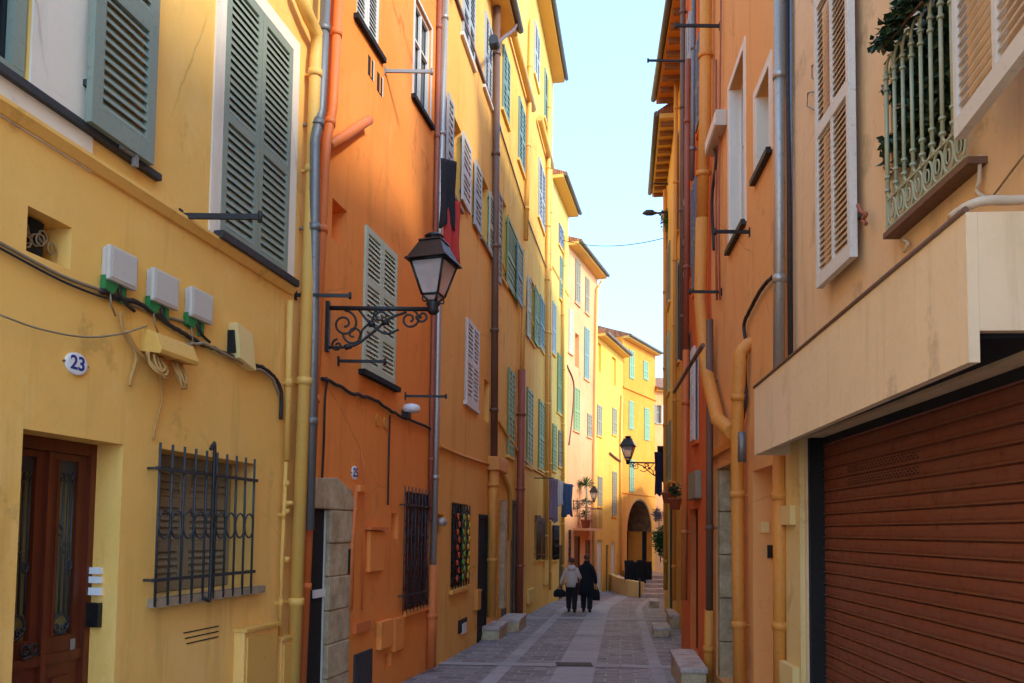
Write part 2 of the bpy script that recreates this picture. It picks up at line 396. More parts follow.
        if collars:
            for i in range(len(P)-1):
                a, c = P[i], P[i+1]; ln = (c-a).length
                if ln < .3: continue
                k = max(1, int(ln/1.7)); dd = (c-a)/ln
                for j in range(k):
                    p = a+(c-a)*((j+.5)/k+.04*math.sin(j*7+r*90)); q = MB(); q.tube([p-dd*.035, p+dd*.035], r*1.2, n)
                    if abs(dd.z) > .8: q.box(w, *sorted((w_s(w, p)-.012, w_s(w, p)+.012)), 0, out, p.z-.012, p.z+.012)
                    q.build('collar', M[mat], o)
        return o
    def cable(b, pts, r, mat, out=.025, name='cable', smooth=True, jitter=0, ties=0):
        P = [b.w.p3(x, y, out) for x, y in pts]
        if smooth: P = smooth_path(P, 6)
        if jitter: P = [p+Vector((0,0,rnd.uniform(-jitter, jitter))) for p in P]
        return b.part(name, MB().tube(P, r, 6), mat)
    def rod(b, px, py, px1, r=.016, mat='iron', name='iron_bar', knob=True):
        w = b.w; a, z = w.sz(px, py); lo, hi = .02, 4
        sg = 1 if proj(w.pt(a, 1, z))[0] > px else -1; P0 = w.pt(a, 0, z); X = Vector((sg, 0, 0))
        for _ in range(40):
            mdl = (lo+hi)/2
            if sg*(proj(P0+X*mdl)[0]-px1) < 0: lo = mdl
            else: hi = mdl
        m = MB(); e = P0+X*lo; m.cbox((min(P0.x-sg*.02, e.x), P0.y-r*.6, z-r), (max(P0.x-sg*.02, e.x), P0.y+r*.6, z+r))
        m.box(w, a-.02, a+.02, .002, .012, z-.05, z+.05)
        if knob: m.tube([e+Vector((0,0,-r*2)), e+Vector((0,0,r*2))], r*.9, 6)
        return b.part(name, m, mat)
    def relief(b, x0, x1, yt, yb, xr, dep, mat, name, parent=None, bevel=0, out=0.001):
        s0, s1, z0, z1 = b.w.rect(x0, x1, yt, yb, xr)
        return b.part(name, MB().box(b.w, s0, s1, out, dep, z0, z1), mat, parent, bevel=bevel)
    def course(b, y_near, x_near, h=.08, dep=.06, mat=None, name='string_course', s0=0, s1=None, prof=None):
        z = b.w.sz(x_near, y_near)[1]; s1 = b.w.L if s1 is None else s1
        prof = prof or [(.001, z-h), (dep*.4, z-h), (dep, z-h*.35), (dep, z-h*.05), (.001, z)]
        return b.part(name, MB().profile(b.w, prof, s0, s1), mat or b.mat)
def w_s(w, p): return (Vector((p.x, p.y))-w.A).dot(w.d)

def grille(w, r, nb, mat, parent, o=.07, rings=True, hor=(.12, .88), over=.06, diamonds=False, rad=.009):
    s0, s1, z0, z1 = r; m = MB()
    for i in range(nb):
        a = s0+(s1-s0)*i/(nb-1); m.tube([w.pt(a, o, z0-over), w.pt(a, o, z1+over)], rad, 6)
    for h in hor:
        z = z0+(z1-z0)*h; m.box(w, s0-.04, s1+.04, o-.004, o+.016, z-.012, z+.012)
    zc = (z0+z1)/2
    if rings:
        st = (s1-s0)/(nb-1)
        for i in range(nb-1):
            c = s0+st*(i+.5); R_ = st*.5
            m.tube([w.pt(c+R_*math.cos(t)*.96, o+.006, zc+R_*1.5*math.sin(t)) for t in [k*PI/8 for k in range(16)]], rad*.75, 5, closed=True)
    if diamonds:
        k = int((z1-z0)/.22)
        for i in range(nb-1):
            for j in range(k):
                a = s0+(s1-s0)*i/(nb-1); c = s0+(s1-s0)*(i+1)/(nb-1); zz = z0+(z1-z0)*j/k; z2 = z0+(z1-z0)*(j+1)/k
                m.tube([w.pt(a, o, zz), w.pt(c, o, z2)] if (i+j) % 2 else [w.pt(c, o, zz), w.pt(a, o, z2)], rad*.6, 4)
    for h in hor:
        for a in (s0-.03, s1+.03):
            z = z0+(z1-z0)*h; m.tube([w.pt(a, 0, z), w.pt(a, o+.005, z)], .01, 5)
    return m.build('grille', M[mat], parent)

# ------------------------------------------------------------------ plan
base0 = ground(400, 683)
LD = .217
def onl(base, dr, px):    # point on line x=base.x+dr*(Y-base.y) at image column px
    d = ray(px, 531); k = d.x/d.y
    Y = (base.x-dr*base.y)/(k-dr); return Vector((k*Y, Y))
def atY(base, dr, Y): return Vector((base.x+dr*(Y-base.y), Y))
A0 = atY(base0, LD, -3); A1 = onl(base0, LD, 308); A2 = onl(base0, LD, 437)
A3, A4, A5, A6, A7, A8 = corner(494, 16.06), corner(549, 25.6), corner(566, 28.9), corner(596, 32.9), corner(622, 37), corner(655, 40.75)
b1 = corner(817, 5.9); RD = .064
B0 = atY(b1, RD, -3.5); B1 = onl(b1, RD, 790)
B2 = onl(B1, .09, 712); B3 = corner(681.5, 13.9)
B3b = Vector((B3.x+.42, 13.9)); B4 = corner(675, 18.5); B5 = corner(664.5, 23)
LW = [Wall(a, b, 'L') for a, b in ((A0,A1),(A1,A2),(A2,A3),(A3,A4),(A4,A5),(A5,A6),(A6,A7),(A7,A8))]
L1, L2, L3, L4, L5, L6, L7, L8 = LW
R1, R2, R3, R4, R5 = [Wall(a, b, 'R') for a, b in ((B0,B1),(B1,B2),(B2,B3),(B3b,B4),(B4,B5))]
L9 = Wall(A8, (A8.x+4.5, A8.y+1.5), 'L')
R6 = Wall((B5.x+1.2, B5.y+.01), (B5.x+3.4, 38), 'R')
#SECTION
Z3 = Vector((0, 0, 1))
def zb(w, s): return gz(w.pt(s, 0, 0).y)
def door(b, x0, x1, yt, xr, depth=.25, mat='darkwood', panels=3, glassp=False, name='door', step=0.0, handle=True):
    w = b.w; s0, s1, _, z1 = w.rect(x0, x1, yt, 600, xr); z0 = zb(w, (s0+s1)/2)+step
    b.opening((s0, s1, z0, z1), depth); m = MB(); o = -depth+.02
    m.box(w, s0+.002, s1-.002, o, o+.03, z0, z1-.002)
    m.box(w, s0+.003, s0+.07, o+.03, o+.07, z0, z1-.003).box(w, s1-.07, s1-.003, o+.03, o+.07, z0, z1-.003).box(w, s0+.07, s1-.07, o+.03, o+.068, z1-.08, z1-.003)
    h = (z1-z0-.1)/panels
    for i in range(panels): m.box(w, s0+.13, s1-.13, o+.03, o+.045, z0+i*h+.08, z0+(i+1)*h-.04)
    d = b.part(name, m, mat)
    if handle:
        z = z0+1.0; MB().tube([w.pt(s0+.11, o+.03, z), w.pt(s0+.11, o+.09, z), w.pt(s0+.2, o+.09, z)], .012, 6).build('handle', M['lightgrey'], d)
    return d, (s0, s1, z0, z1)

# ===================================================== L1 yellow house, nearest left
b = Bld('yellow_house', 'ochre yellow house nearest on the left with red-brown front door and barred window', 'house', L1, M['y1'], 7.9)
w = L1; H1 = b
b.t.location  # base
# window A (top left)
r = w.rect(-75, 38, -400, 66, 0); r = (r[0], r[1], r[2], r[2]+2.0)
winA = b.window(r, None, depth=.14, sill=None)
s38, s95 = r[1], w.sz(95, 60)[0]
q = MB(); q.box(w, s38, s95, -.001, .012, r[2]-.27, r[3]+.2).box(w, r[0]-.2, s38, -.001, .0115, r[2]-.27, r[2]-.05).box(w, r[0]-.2, s38, -.001, .0115, r[3], r[3]+.2)
q.build('surround', M['cream'], winA)
q = MB().box(w, r[0]+.01, s38-.01, -.07, -.02, r[2]+.01, r[2]+.07).box(w, s38-.09, s38-.012, -.071, -.018, r[2]+.07, r[3]-.02).box(w, s38-.3, s38-.26, -.069, -.03, r[2]+.07, r[3]-.02).box(w, r[0]+.02, s38-.1, -.069, -.032, r[2]+1.15, r[2]+1.2)
q.build('casement', M['sage'], winA)
sA = w.sz(156, 170)[0]
MB().box(w, r[0]-.3, sA, .001, .05, r[2]-.055, r[2]-.01).build('sill', M['iron2'], winA)
ra = w.rect(94, 158, -300, 131, 94, .05); ra = (ra[0], ra[1], r[2]-.015, r[2]+1.95)
b.leafopen(winA, ra, 'sage', pitch=.062, mids=(.48,), out=.05, stile=.085, rail=.13, th=.045)
q = MB(); a, z = w.sz(123, 155); q.box(w, a-.1, a+.06, .052, .075, z-.012, z+.012).box(w, a+.02, a+.045, .05, .085, z-.07, z+.06); q.build('shutter_hook', M['lightgrey'], winA)
# window B
r = (*w.rect(222, 290, 0, 237, 222)[:3], w.sz(288, 44)[1]); md = (w.sz(228, 118)[1]-r[2])/(r[3]-r[2])
wb = b.window(r, 'sage', depth=.12, pitch=.062, mids=(md,), surround='cream', sw=.13, sill='iron2', inset=-.02, sillw=.1)
b.rod(180, 216, 260, r=.02)
# small opening with meters
r = w.rect(27, 72, 205, 251, 27); b.opening(r, .28)
nw = b.part('meter_niche', MB().box(w, r[0]+.01, r[1]-.1, -.2, -.1, r[2]+.01, r[3]-.01), 'dark')
q = MB()
for i in range(7):
    a = r[0]+.05+rnd.random()*.22; zz = r[2]+.04+rnd.random()*.15; q.tube([w.pt(a+.03*math.cos(t), -.09+.01*(i % 3), zz+.035*math.sin(t)) for t in [k*PI/4 for k in range(9)]], .006, 5)
q.build('cable_coil', M['gcable'], nw)
b.course(101, 0, h=.075, dep=.065, s1=w.sz(291, 290)[0])
# cables on the wall
c1 = b.cable([(-30, 228), (0, 243), (60, 275), (105, 292), (150, 312), (185, 322)], .012, 'gcable', .02, name='wall_cable')
b.cable([(-30, 231), (0, 248), (60, 280), (100, 296), (118, 300)], .008, 'cable', .03, name='wall_cable')
b.cable([(0, 315), (40, 329), (85, 337), (120, 334), (147, 326)], .006, 'gcable', .05, name='wall_cable')
b.cable([(100, 290), (115, 296), (128, 300), (140, 304), (160, 318), (178, 330), (200, 343), (222, 352), (245, 362), (262, 367), (275, 378), (281, 392), (281, 420)], .018, 'cable', .03, name='wall_cable', jitter=.006)
b.cable([(185, 345), (205, 344), (225, 354), (248, 366), (270, 376), (279, 395)], .013, 'gcable', .045, name='wall_cable', jitter=.008)
b.cable([(161, 372), (162, 400), (157, 420), (153, 440)], .007, 'ycable', .025, name='wall_cable')
b.cable([(120, 312), (123, 330), (131, 345), (136, 358), (131, 378), (130, 386)], .013, 'ycable', .03, name='wall_cable')
b.cable([(125, 330), (138, 352), (150, 362), (160, 367)], .016, 'ycable', .04, name='wall_cable')
# vent slits
q = MB(); r = w.rect(183, 218, 629, 646, 183)
for k in range(3):
    z = r[2]+(r[3]-r[2])*(k+.2)/3; q.box(w, r[0]+(2-k)*.02, r[1], .001, .004, z-.002, z+.007)
b.part('wall_vent', q, 'dark')
# door
s0, s1 = w.sz(20, 500)[0], w.sz(121, 500)[0]; z1 = w.sz(20, 428)[1]; z0 = zb(w, s0)+.02; DP = .30
b.opening((s0, s1, z0, z1), DP)
o = -DP+.015; m = MB(); fw = .05
m.box(w, s0+.002, s0+fw, o, o+.09, z0, z1-.002).box(w, s1-fw, s1-.002, o, o+.09, z0, z1-.002).box(w, s0+fw, s1-fw, o, o+.088, z1-fw-.03, z1-.002)
zm = w.sz(60, 634, o)[1]; zt_ = w.sz(60, 461, o)[1]; mid = w.sz(36, 560, o)[0]
gl = []
def leafwood(a, c):
    gw = (c-a)
    g0, g1 = a+gw*.26, c-gw*.26
    m.box(w, a, g0, o+.01, o+.06, z0, z1-fw-.032); m.box(w, g1, c, o+.01, o+.06, z0, z1-fw-.032)
    m.box(w, g0, g1, o+.01, o+.06, z0, zm); m.box(w, g0, g1, o+.01, o+.06, zt_, z1-fw-.032)
    m.box(w, a-.0, c, o+.06, o+.078, zm-.16, zm-.1)
    m.box(w, g0, g1, o+.06, o+.072, z0+.15, zm-.25)
    for q0, q1 in ((g0-.015, g0), (g1, g1+.015)): m.box(w, q0, q1, o+.06, o+.07, zm, zt_)
    gl.append((g0, g1))
leafwood(s0+fw, mid-.003); leafwood(mid+.003, s1-fw)
m.box(w, mid-.02, mid+.02, o+.061, o+.085, z0, z1-fw-.033)
D1 = b.part('door', m, 'redwood')
for g0, g1 in gl:
    pn = MB().box(w, g0+.001, g1-.001, o+.02, o+.03, zm+.001, zt_-.001).build('pane', M['dglass'], D1)
    q = MB(); gw = g1-g0; oo = o+.05; c = (g0+g1)/2; R_ = gw*.42
    for k in (.12, .37, .63, .88): q.tube([w.pt(g0+gw*k, oo, zm+gw*.9), w.pt(g0+gw*k, oo, zt_-gw*.55)], .008, 6)
    q.tube([w.pt(c+R_*math.cos(t), oo, zt_-gw*.45+R_*math.sin(t)) for t in [PI+k*PI/12 for k in range(13)]], .009, 6)
    q.tube([w.pt(c+R_*math.cos(t), oo, zm+gw*.5+R_*math.sin(t)) for t in [k*PI/10 for k in range(21)]], .009, 6)
    q.box(w, g0, g1, oo-.02, oo-.004, zt_-.09, zt_)
    for sg in (-1, 1):
        q.tube([w.pt(c+sg*(.035+.03*(1-k/14)*math.cos(k*.6)), oo, zm+gw*.3+.035*(1-k/14)*math.sin(k*.6)) for k in range(14)], .008, 5)
    for i, k in enumerate((.2, .5, .8)):
        q.tube([w.pt(g0+gw*k+.022*math.cos(t), oo+.004, zm+(zt_-zm)*(.6-.1*i)+.03*math.sin(t)) for t in [j*PI/6 for j in range(13)]], .007, 5)
    q.build('ironwork', M['iron2'], D1)
q = MB(); a, z = w.sz(30, 650, o+.1)
for sg in (-1, 1): q.tube([w.pt(a+sg*.03+.025*math.cos(t), o+.09, z+.03*math.sin(t)) for t in [j*PI/6 for j in range(13)]], .009, 6)
q.tube([w.pt(a-.05, o+.1, z-.05), w.pt(a+.06, o+.1, z-.03)], .01, 6)
q.build('handle', M['iron'], D1)
a, z = w.sz(72, 645, o+.06); MB().box(w, a-.015, a+.015, o+.06, o+.07, z-.04, z+.04).build('keyhole', M['lightgrey'], D1)
# intercom on the far jamb
def jamb(x, y):   # pixel to far jamb plane (s=s1)
    d = ray(x, y); P = w.pt(s1, 0, 0); t = (P-CAM).dot(w.d3)/d.dot(w.d3); h = CAM+d*t
    return (Vector((h.x, h.y))-w.A).dot(w.n), h.z
q = MB()
for ya, yb in ((567, 574), (576, 583), (587, 595)):
    o0, za = jamb(86, ya); o1, zz = jamb(103, yb); q.box(w, s1-.03, s1-.001, min(o0, o1), max(o0, o1), min(za, zz), max(za, zz))
def jam_thing(name, mat, xa, ya, xb, yb, label, cat, th=.04):
    o0, za = jamb(xa, ya); o1, zz = jamb(xb, yb)
    return tag(MB().box(w, s1-th, s1-.001, min(o0, o1), max(o0, o1), min(za, zz), max(za, zz)).build(name, M[mat], None, bevel=.004), label, cat)
tag(q.build('door_buzzer', M['enamel']), 'three stacked white doorbell plates beside the red-brown door', 'doorbell')
jam_thing('keypad_box', 'black', 85, 602, 102, 627, 'small black keypad box under the white doorbell plates', 'keypad')
# barred window
r = w.rect(158, 255, 448, 600, 158); r = (r[0], r[1], w.sz(155, 598)[1], r[3])
wg = b.window(r, 'greybrown', depth=.32, inset=.24, sill='sill', pitch=.05, mids=(.33, .66), sillw=.07)
ga, gb = w.sz(159, 520, .08)[0], w.sz(254, 520, .08)[0]; grille(w, (ga, gb, r[2]+.01, r[3]-.03), 10, 'iron2', wg, rad=.010)
a = w.sz(213, 500, .11)[0]; za, zb_ = w.sz(213, 446, .11)[1], w.sz(208, 600, .11)[1]
MB().tube(smooth_path([w.pt(a-.05, .11, za-.03), w.pt(a-.02, .11, za+.01), w.pt(a, .11, za-.03), w.pt(a, .11, (za+zb_)/2), w.pt(a, .11, zb_+.05), w.pt(a-.03, .11, zb_), w.pt(a-.07, .11, zb_+.02)], 4), .014, 6).build('hooked_bar', M['iron'], wg)
# cabinets
for i, (x0, x1, yt, lab) in enumerate(((233, 267, 632, 'larger mustard meter cabinet low on the yellow wall'), (271, 287, 640, 'smaller mustard meter cabinet beside the yellow drainpipe'))):
    s0_, s1_, _, z1_ = w.rect(x0, x1, yt, 680, x0); t = thing('meter_cabinet', lab, 'meter cabinet', w.pt((s0_+s1_)/2, .05, zb(w, s0_)), 'meter cabinets on the yellow wall')
    MB().box(w, s0_, s1_, .001, .1, zb(w, s0_)+.3*(i == 1)*0+.0, z1_).build('body', M['y1'], t, bevel=.008)
    dr = MB().box(w, s0_+.03, s1_-.03, .1, .115, zb(w, s0_)+.08, z1_-.05).build('cabinet_door', M['ypipe'], t, bevel=.004)
    MB().box(w, s0_-.015, s1_+.015, .001, .13, z1_, z1_+.025).build('lid', M['ypipe'], t)
# house number
def oval_plate(w, px, py, wd, ht, txt, label):
    a, z = w.sz(px, py); c = w.pt(a, .012, z)
    t = thing('house_number_plate', label, 'number plate', c)
    n = 28; vs = []
    for o_, k in ((-.011, 1), (.004, 1), (.008, .85)):
        for j in range(n): vs.append(w.pt(a+wd/2*k*math.cos(2*PI*j/n), .012+o_, z+ht/2*k*math.sin(2*PI*j/n)))
    fs = [tuple(range(n))[::-1], tuple(range(2*n, 3*n))]+[(i*n+j, i*n+(j+1) % n, (i+1)*n+(j+1) % n, (i+1)*n+j) for i in range(2) for j in range(n)]
    MB().add(vs, fs).build('plate', M['enamel'], t)
    cu = bpy.data.curves.new('number', 'FONT'); cu.body = txt; cu.size = ht*.86; cu.extrude = .001; cu.offset = ht*.018; cu.align_x = 'CENTER'; cu.align_y = 'CENTER'
    to = bpy.data.objects.new('tmp', cu); COL.objects.link(to)
    dg = bpy.context.evaluated_depsgraph_get(); me = bpy.data.meshes.new_from_object(to.evaluated_get(dg)); bpy.data.objects.remove(to)
    me.name = 'number'; me.materials.clear(); me.materials.append(M['blueink'])
    X = w.d3 if w.n3.cross(Z3).dot(w.d3) < 0 else -w.d3
    # text x axis runs to the viewer's right
    X = Z3.cross(w.n3); mat = Matrix((X, Z3, w.n3)).transposed()
    for v in me.vertices: v.co = mat @ v.co + w.n3*.0095
    o_ = bpy.data.objects.new('number', me); COL.objects.link(o_); o_.parent = t
    q = MB()
    for sg in (-1, 1): q.tube([w.pt(a+sg*wd*.55, .0, z), w.pt(a+sg*wd*.55, .012, z)], .007, 8)
    q.build('screw', M['brownpipe'], t); return t
oval_plate(w, 75, 364, .165, .135, '23', 'white oval house number plate reading 23 in blue on the yellow wall')
# meter boxes
for i, (x0, x1, yt, yb, lab) in enumerate(((103, 133, 244, 281, 'first grey-white utility box from the left on the yellow wall'), (147, 174, 267, 302, 'middle one of the three grey-white utility boxes on the yellow wall'), (185, 208, 286, 318, 'third grey-white utility box from the left, nearest the drainpipe'))):
    s0_, s1_, z0_, z1_ = w.rect(x0+7, x1+6, yt-1, yb-2, x0+7, .075); t = thing('utility_box', lab, 'utility box', w.pt((s0_+s1_)/2, 0, z0_), 'grey-white boxes on the yellow wall')
    MB().box(w, s0_+.01, s1_-.01, .002, .035, z0_+.01, z1_-.01).build('base', M['box'], t, bevel=.01)
    MB().box(w, s0_, s1_, .035, .075, z0_, z1_).build('cover', M['box'], t, bevel=.014)
    MB().box(w, s0_+.02, s1_-.02, .0755, .079, z0_+.02, z1_-.02).build('lid_panel', M['box'], t, bevel=.0015)
    MB().tube([w.pt(s0_+.05, .04, z0_-.05), w.pt(s0_+.06, .045, z0_-.15), w.pt(s0_+.12, .03, z0_-.2)], .006, 5).build('wire', M['gcable'], t)
    MB().hexa([w.pt(s0_-.0, .01, z0_-.06), w.pt(s0_+.07, .01, z0_-.075), w.pt(s0_+.07, .05, z0_-.075), w.pt(s0_, .05, z0_-.06), w.pt(s0_, .01, z0_+.03), w.pt(s0_+.12, .01, z0_-.002), w.pt(s0_+.12, .05, z0_-.002), w.pt(s0_, .05, z0_+.03)]).build('green_seal', M['greenbit'], t)
    MB().box(w, s1_-.1, s1_-.06, .012, .04, z0_-.1, z0_-.002).build('green_tie', M['greenbit'], t)
    MB().tube(smooth_path([w.pt(s0_+.12, .04, z0_+.01), w.pt(s0_+.13, .05, z0_-.06), w.pt(s0_+.2, .04, z0_-.1), w.pt(s1_+.03, .03, z0_-.12)], 4), .012, 6).build('cable', M['cable'], t)
# junction cover with dangling cables
s0_, s1_, z0_, z1_ = w.rect(150, 189, 328, 358, 150, .08)
t = thing('junction_cover', 'mustard domed junction cover with bunched cables hanging out on the yellow wall', 'junction box', w.pt((s0_+s1_)/2, 0, z0_))
pf = [(.001, z0_+.05), (.16, z0_+.03), (.17, z0_+.06), (.12, z1_-.03), (.05, z1_), (.001, z1_)]
MB().profile(w, pf, s0_, s1_).build('cover', M['ypipe'], t, bevel=.006)
q = MB()
for i in range(14):
    a = s0_+(.07 if i < 8 else .3)+rnd.uniform(-.03, .05); dz = rnd.uniform(.06, .13) if i < 8 else rnd.uniform(.1, .18); wdt = rnd.uniform(.03, .075)
    q.tube(smooth_path([w.pt(a-wdt, .05+rnd.random()*.04, z0_+.04), w.pt(a-wdt, .08+rnd.random()*.05, z0_-dz*.5), w.pt(a, .09+rnd.random()*.05, z0_-dz), w.pt(a+wdt, .08+rnd.random()*.04, z0_-dz*.45), w.pt(a+wdt*.7, .06, z0_+.04)], 4), rnd.uniform(.006, .011), 6)
q.build('hanging_cables', M['ycable'], t)
s0_, s1_, z0_, z1_ = w.rect(236, 252, 322, 354, 236, .08)
t = thing('tilted_box', 'small beige terminal box hanging crooked from the black cable', 'terminal box', w.pt(s0_, 0, z0_))
q = MB(); P = w.pt; q.hexa([P(s0_+.05,.002,z0_-.02),P(s1_+.05,.002,z0_-.08),P(s1_+.05,.1,z0_-.08),P(s0_+.05,.09,z0_-.02),P(s0_,.002,z1_),P(s1_-.02,.002,z1_-.04),P(s1_-.02,.1,z1_-.04),P(s0_,.09,z1_)])
q.build('body', M['pal'], t, bevel=.006)
MB().box(w, s0_-.0, s0_+.05, .002, .06, z0_+.02, z1_-.06).build('back_plate', M['dark'], t)
# pipes
b.pipe([(297, -12), (309, 18), (318, 36), (316, 60), (315, 90), (293, 690)], .062, 'ypipe', out=.11)
b.pipe([(290, 301), (287, 460)], .03, 'ypipe', out=.05)
b.pipe([(286, 462), (282, 560), (280, 640)], .018, 'ypipe', out=.05)
q = MB()
for y in (484, 504, 512, 560): p = w.p3(286, y, .05); q.tube([p-Z3*.02, p+Z3*.03], .034, 8)
p = w.p3(286, 503, .05); q.tube([p, p+w.n3*.07], .02, 8); b.part('valve', q, 'ypipe')
b.pipe([(327, -40), (321, 110), (315, 140), (314, 330), (309, 530)], .05, 'zinc', out=.16)
b.rod(295, 295, 350, r=.016)
b.finish()

# ===================================================== L2 orange house
b = Bld('orange_house', 'bright orange house second on the left behind the big wall lantern', 'house', L2, M['o2'], 10.7); w = L2
b.pipe([(340, -30), (333, 108), (327, 140), (325, 165), (301, 690)], .048, 'opipe', out=.09)
b.pipe([(329, 146), (345, 136), (362, 124), (369, 120)], .055, 'opipe', out=.085, collars=False)
r = w.rect(358, 382, -120, 20, 358); wn = b.window(r, 'white', depth=.1, pitch=.05, sill='dark', sillw=.06)
r = w.rect(414, 431, 4, 98, 414); r = (r[0], r[1], r[2], r[2]+1.45); wn = b.window(r, None, depth=.1, glass='glass', surround='whitef', sw=.04, sill='dark')
for x0, x1, yt, yb in ((368, 373, 54, 74), (377, 382, 71, 90)):
    r = w.rect(x0, x1, yt, yb, x0); c = (r[0]+r[1])/2; v_ = b.part('vent', MB().box(w, r[0], r[1], .001, .006, r[2], r[3]), 'dark'); MB().box(w, c-.012, c+.012, .006, .012, r[2]-.0, r[3]).build('mullion', M['o2'], v_); MB().box(w, r[1], r[1]+.02, .001, .01, r[2], r[3]+.02).build('rim', M['whitef'], v_)
r = w.rect(332, 347, 197, 238, 332); b.opening(r, .2)
r = w.rect(363, 395, 222, 371, 363); b.window(r, 'pale', depth=.1, pitch=.055, mids=(.3, .62), sill='dark', inset=-.03, sillw=.08)
b.rod(385, 71, 432, mat='lightgrey', r=.02); b.rod(338, 361, 385); b.rod(405, 396, 446)
b.cable([(322, 378), (330, 381), (350, 392), (375, 400), (395, 413), (415, 422), (435, 431)], .02, 'cable', .035, name='wall_cable', jitter=.012)
b.cable([(322, 380), (327, 379), (325, 400), (324, 440), (322, 482)], .012, 'cable', .025, name='wall_cable')
b.cable([(390, 415), (389, 450), (388, 505)], .012, 'cable', .025, name='wall_cable')
b.cable([(436, 430), (434, 450), (432, 490)], .03, 'cable', .035, name='wall_cable')
for x, y in ((377, 420), (385, 423)):
    a, z = w.sz(x, y); b.part('oval_cap', MB().tube([w.pt(a, 0, z), w.pt(a, .02, z)], .075, 14), 'apipe')
# stone door
r = w.rect(309, 328, 508, 600, 309); z0 = zb(w, r[0])+.05; b.opening((r[0], r[1], z0, r[3]), .06)
q = MB(); n = 6
s2 = w.sz(348, 600)[0]; zt_ = r[3]
zz = z0
for i in range(n):
    h = (zt_-z0)/n; q.box(w, r[1]-.03, s2-(.03 if i % 2 else 0), -.02, .035+.01*(i % 2), zz, zz+h-.006); zz += h
q2 = [(r[0]-.05, zt_), (s2, zt_), (s2+.04, zt_+.06), (s2-.05, zt_+.22), (r[1]+.1, zt_+.34), (r[0]-.02, zt_+.3)]
q.prism(w, q2, -.1, .045)
sp = b.part('stone_doorway', q, 'stone', bevel=.015)
m = MB().box(w, r[0]+.01, r[1]-.01, -.055, -.03, z0, r[3]-.01); d = b.part('door', m, 'dark')  # flat dark panel colours in the shade of the door opening
MB().box(w, r[1]-.05, r[1]-.035, -.029, -.012, z0, r[3]-.01).build('door_frame', M['whitef'], d)
MB().box(w, r[0]+.15, r[0]+.42, -.029, -.005, z0+1.2, z0+1.28).build('letter_slot', M['enamel'], d)
oval_plate(w, 354, 473, .15, .16, '25', 'round grey-blue number plate on the orange wall')
# cabinets and reliefs
b.pipe([(356, 485), (352, 545), (350, 610)], .03, 'opipe', out=.04, collars=False)
b.pipe([(361, 452), (364, 470), (364, 520), (362, 610)], .012, 'opipe', out=.03, collars=False)
for nm, x0, x1, yt, yb, dp in (('meter_box', 366, 381, 531, 572, .055), ('meter_box', 376, 388, 622, 650, .07), ('meter_box', 391, 400, 619, 652, .06), ('pipe_casing', 352, 358, 485, 492, .1)):
    b.relief(x0, x1, yt, yb, x0, dp, 'o2', nm, bevel=.01)
b.relief(364, 382, 527, 530, 364, .09, 'opipe', 'ledge'); b.relief(353, 368, 624, 634, 353, .04, 'opipe', 'ledge')
for x0, x1, yt, yb in ((391, 398, 513, 539), (385, 391, 655, 668)):
    b.opening(w.rect(x0, x1, yt, yb, x0), .12)
r = w.rect(353, 370, 655, 690, 353); dd = b.part('cabinet_door', MB().box(w, r[0], r[1], .001, .03, zb(w, r[0])+.05, r[3]), 'iron2', bevel=.005)
b.relief(345, 350, 549, 574, 345, .04, 'dark', 'intercom', bevel=.004); b.relief(346, 350, 590, 601, 346, .03, 'pal', 'intercom', bevel=.003)
r = w.rect(405, 429, 491, 611, 405); r = (r[0], r[1], r[2], w.sz(405, 491)[1])
wg = b.window(r, None, depth=.1, sill='o2', glass='redwood', frame='redwood'); ga, gb = w.sz(404, 550, .06)[0], w.sz(428, 550, .06)[0]; grille(w, (ga, gb, r[2]+.03, r[3]), 8, 'iron2', wg, diamonds=True, rings=False, rad=.008, o=.06)
b.pipe([(446, -30), (440, 200), (437, 400), (433, 570)], .05, 'silver', out=.07)
b.pipe([(440, -30), (436, 200), (432, 400), (430, 520)], .035, 'redpipe', out=.045)
b.pipe([(433, 565), (431, 667)], .07, 'opipe', out=.08)
b.finish()
# white floodlight box
p = w.p3(410, 409, .12); a, z = w.sz(410, 409, .1)
t = thing('wall_light', 'small white dome light on the cable run of the orange wall', 'wall light', w.pt(a, 0, z))
MB().lathe(w.pt(a, .12, z-.05), [(.02, 0), (.1, .01), (.12, .05), (.1, .1), (.03, .12)]).build('dome', M['enamel'], t)
MB().box(w, a-.05, a+.05, .001, .1, z-.12, z-.02).build('bracket', M['iron'], t)

# ===================================================== L3 amber house
b = Bld('amber_house', 'amber house with louvred shutters and coloured glass window, third on the left', 'house', L3, M['o3'], 12.75, ov=.4); w = L3
r = w.rect(462, 474, -40, 36, 462); b.window(r, 'blue', depth=.06, pitch=.09, inset=-.04, sill='whitef')
r = w.rect(484, 491, 8, 88, 484); b.window(r, 'blue', depth=.06, pitch=.09, inset=-.04, sill='whitef')
z = w.sz(456, 0)[1]; b.part('string_course', MB().box(w, 0, w.L, .001, .05, z-.06, z), 'brownpipe')
r = w.rect(452.5, 461, 112, 195, 452.5); wn = b.window(r, None, depth=.2); b.leafpx(wn, 446, 452, 90, 190, 446, 'blue', pitch=.1); b.leafpx(wn, 461.5, 470, 130, 200, 461.5, 'white', pitch=.1)
r = w.rect(481, 488, 172, 238, 481); wn = b.window(r, None, depth=.2); b.leafpx(wn, 474, 480.5, 158, 225, 474, 'blue', pitch=.1); b.leafpx(wn, 488.5, 498, 190, 252, 488.5, 'pale', pitch=.1)
r = w.rect(465, 477, 316, 402, 465); b.window(r, 'white', depth=.06, pitch=.07, inset=-.05, sill='whitef', mids=(.5,))
r = w.rect(484, 489, 378, 420, 484); b.opening(r, .15)
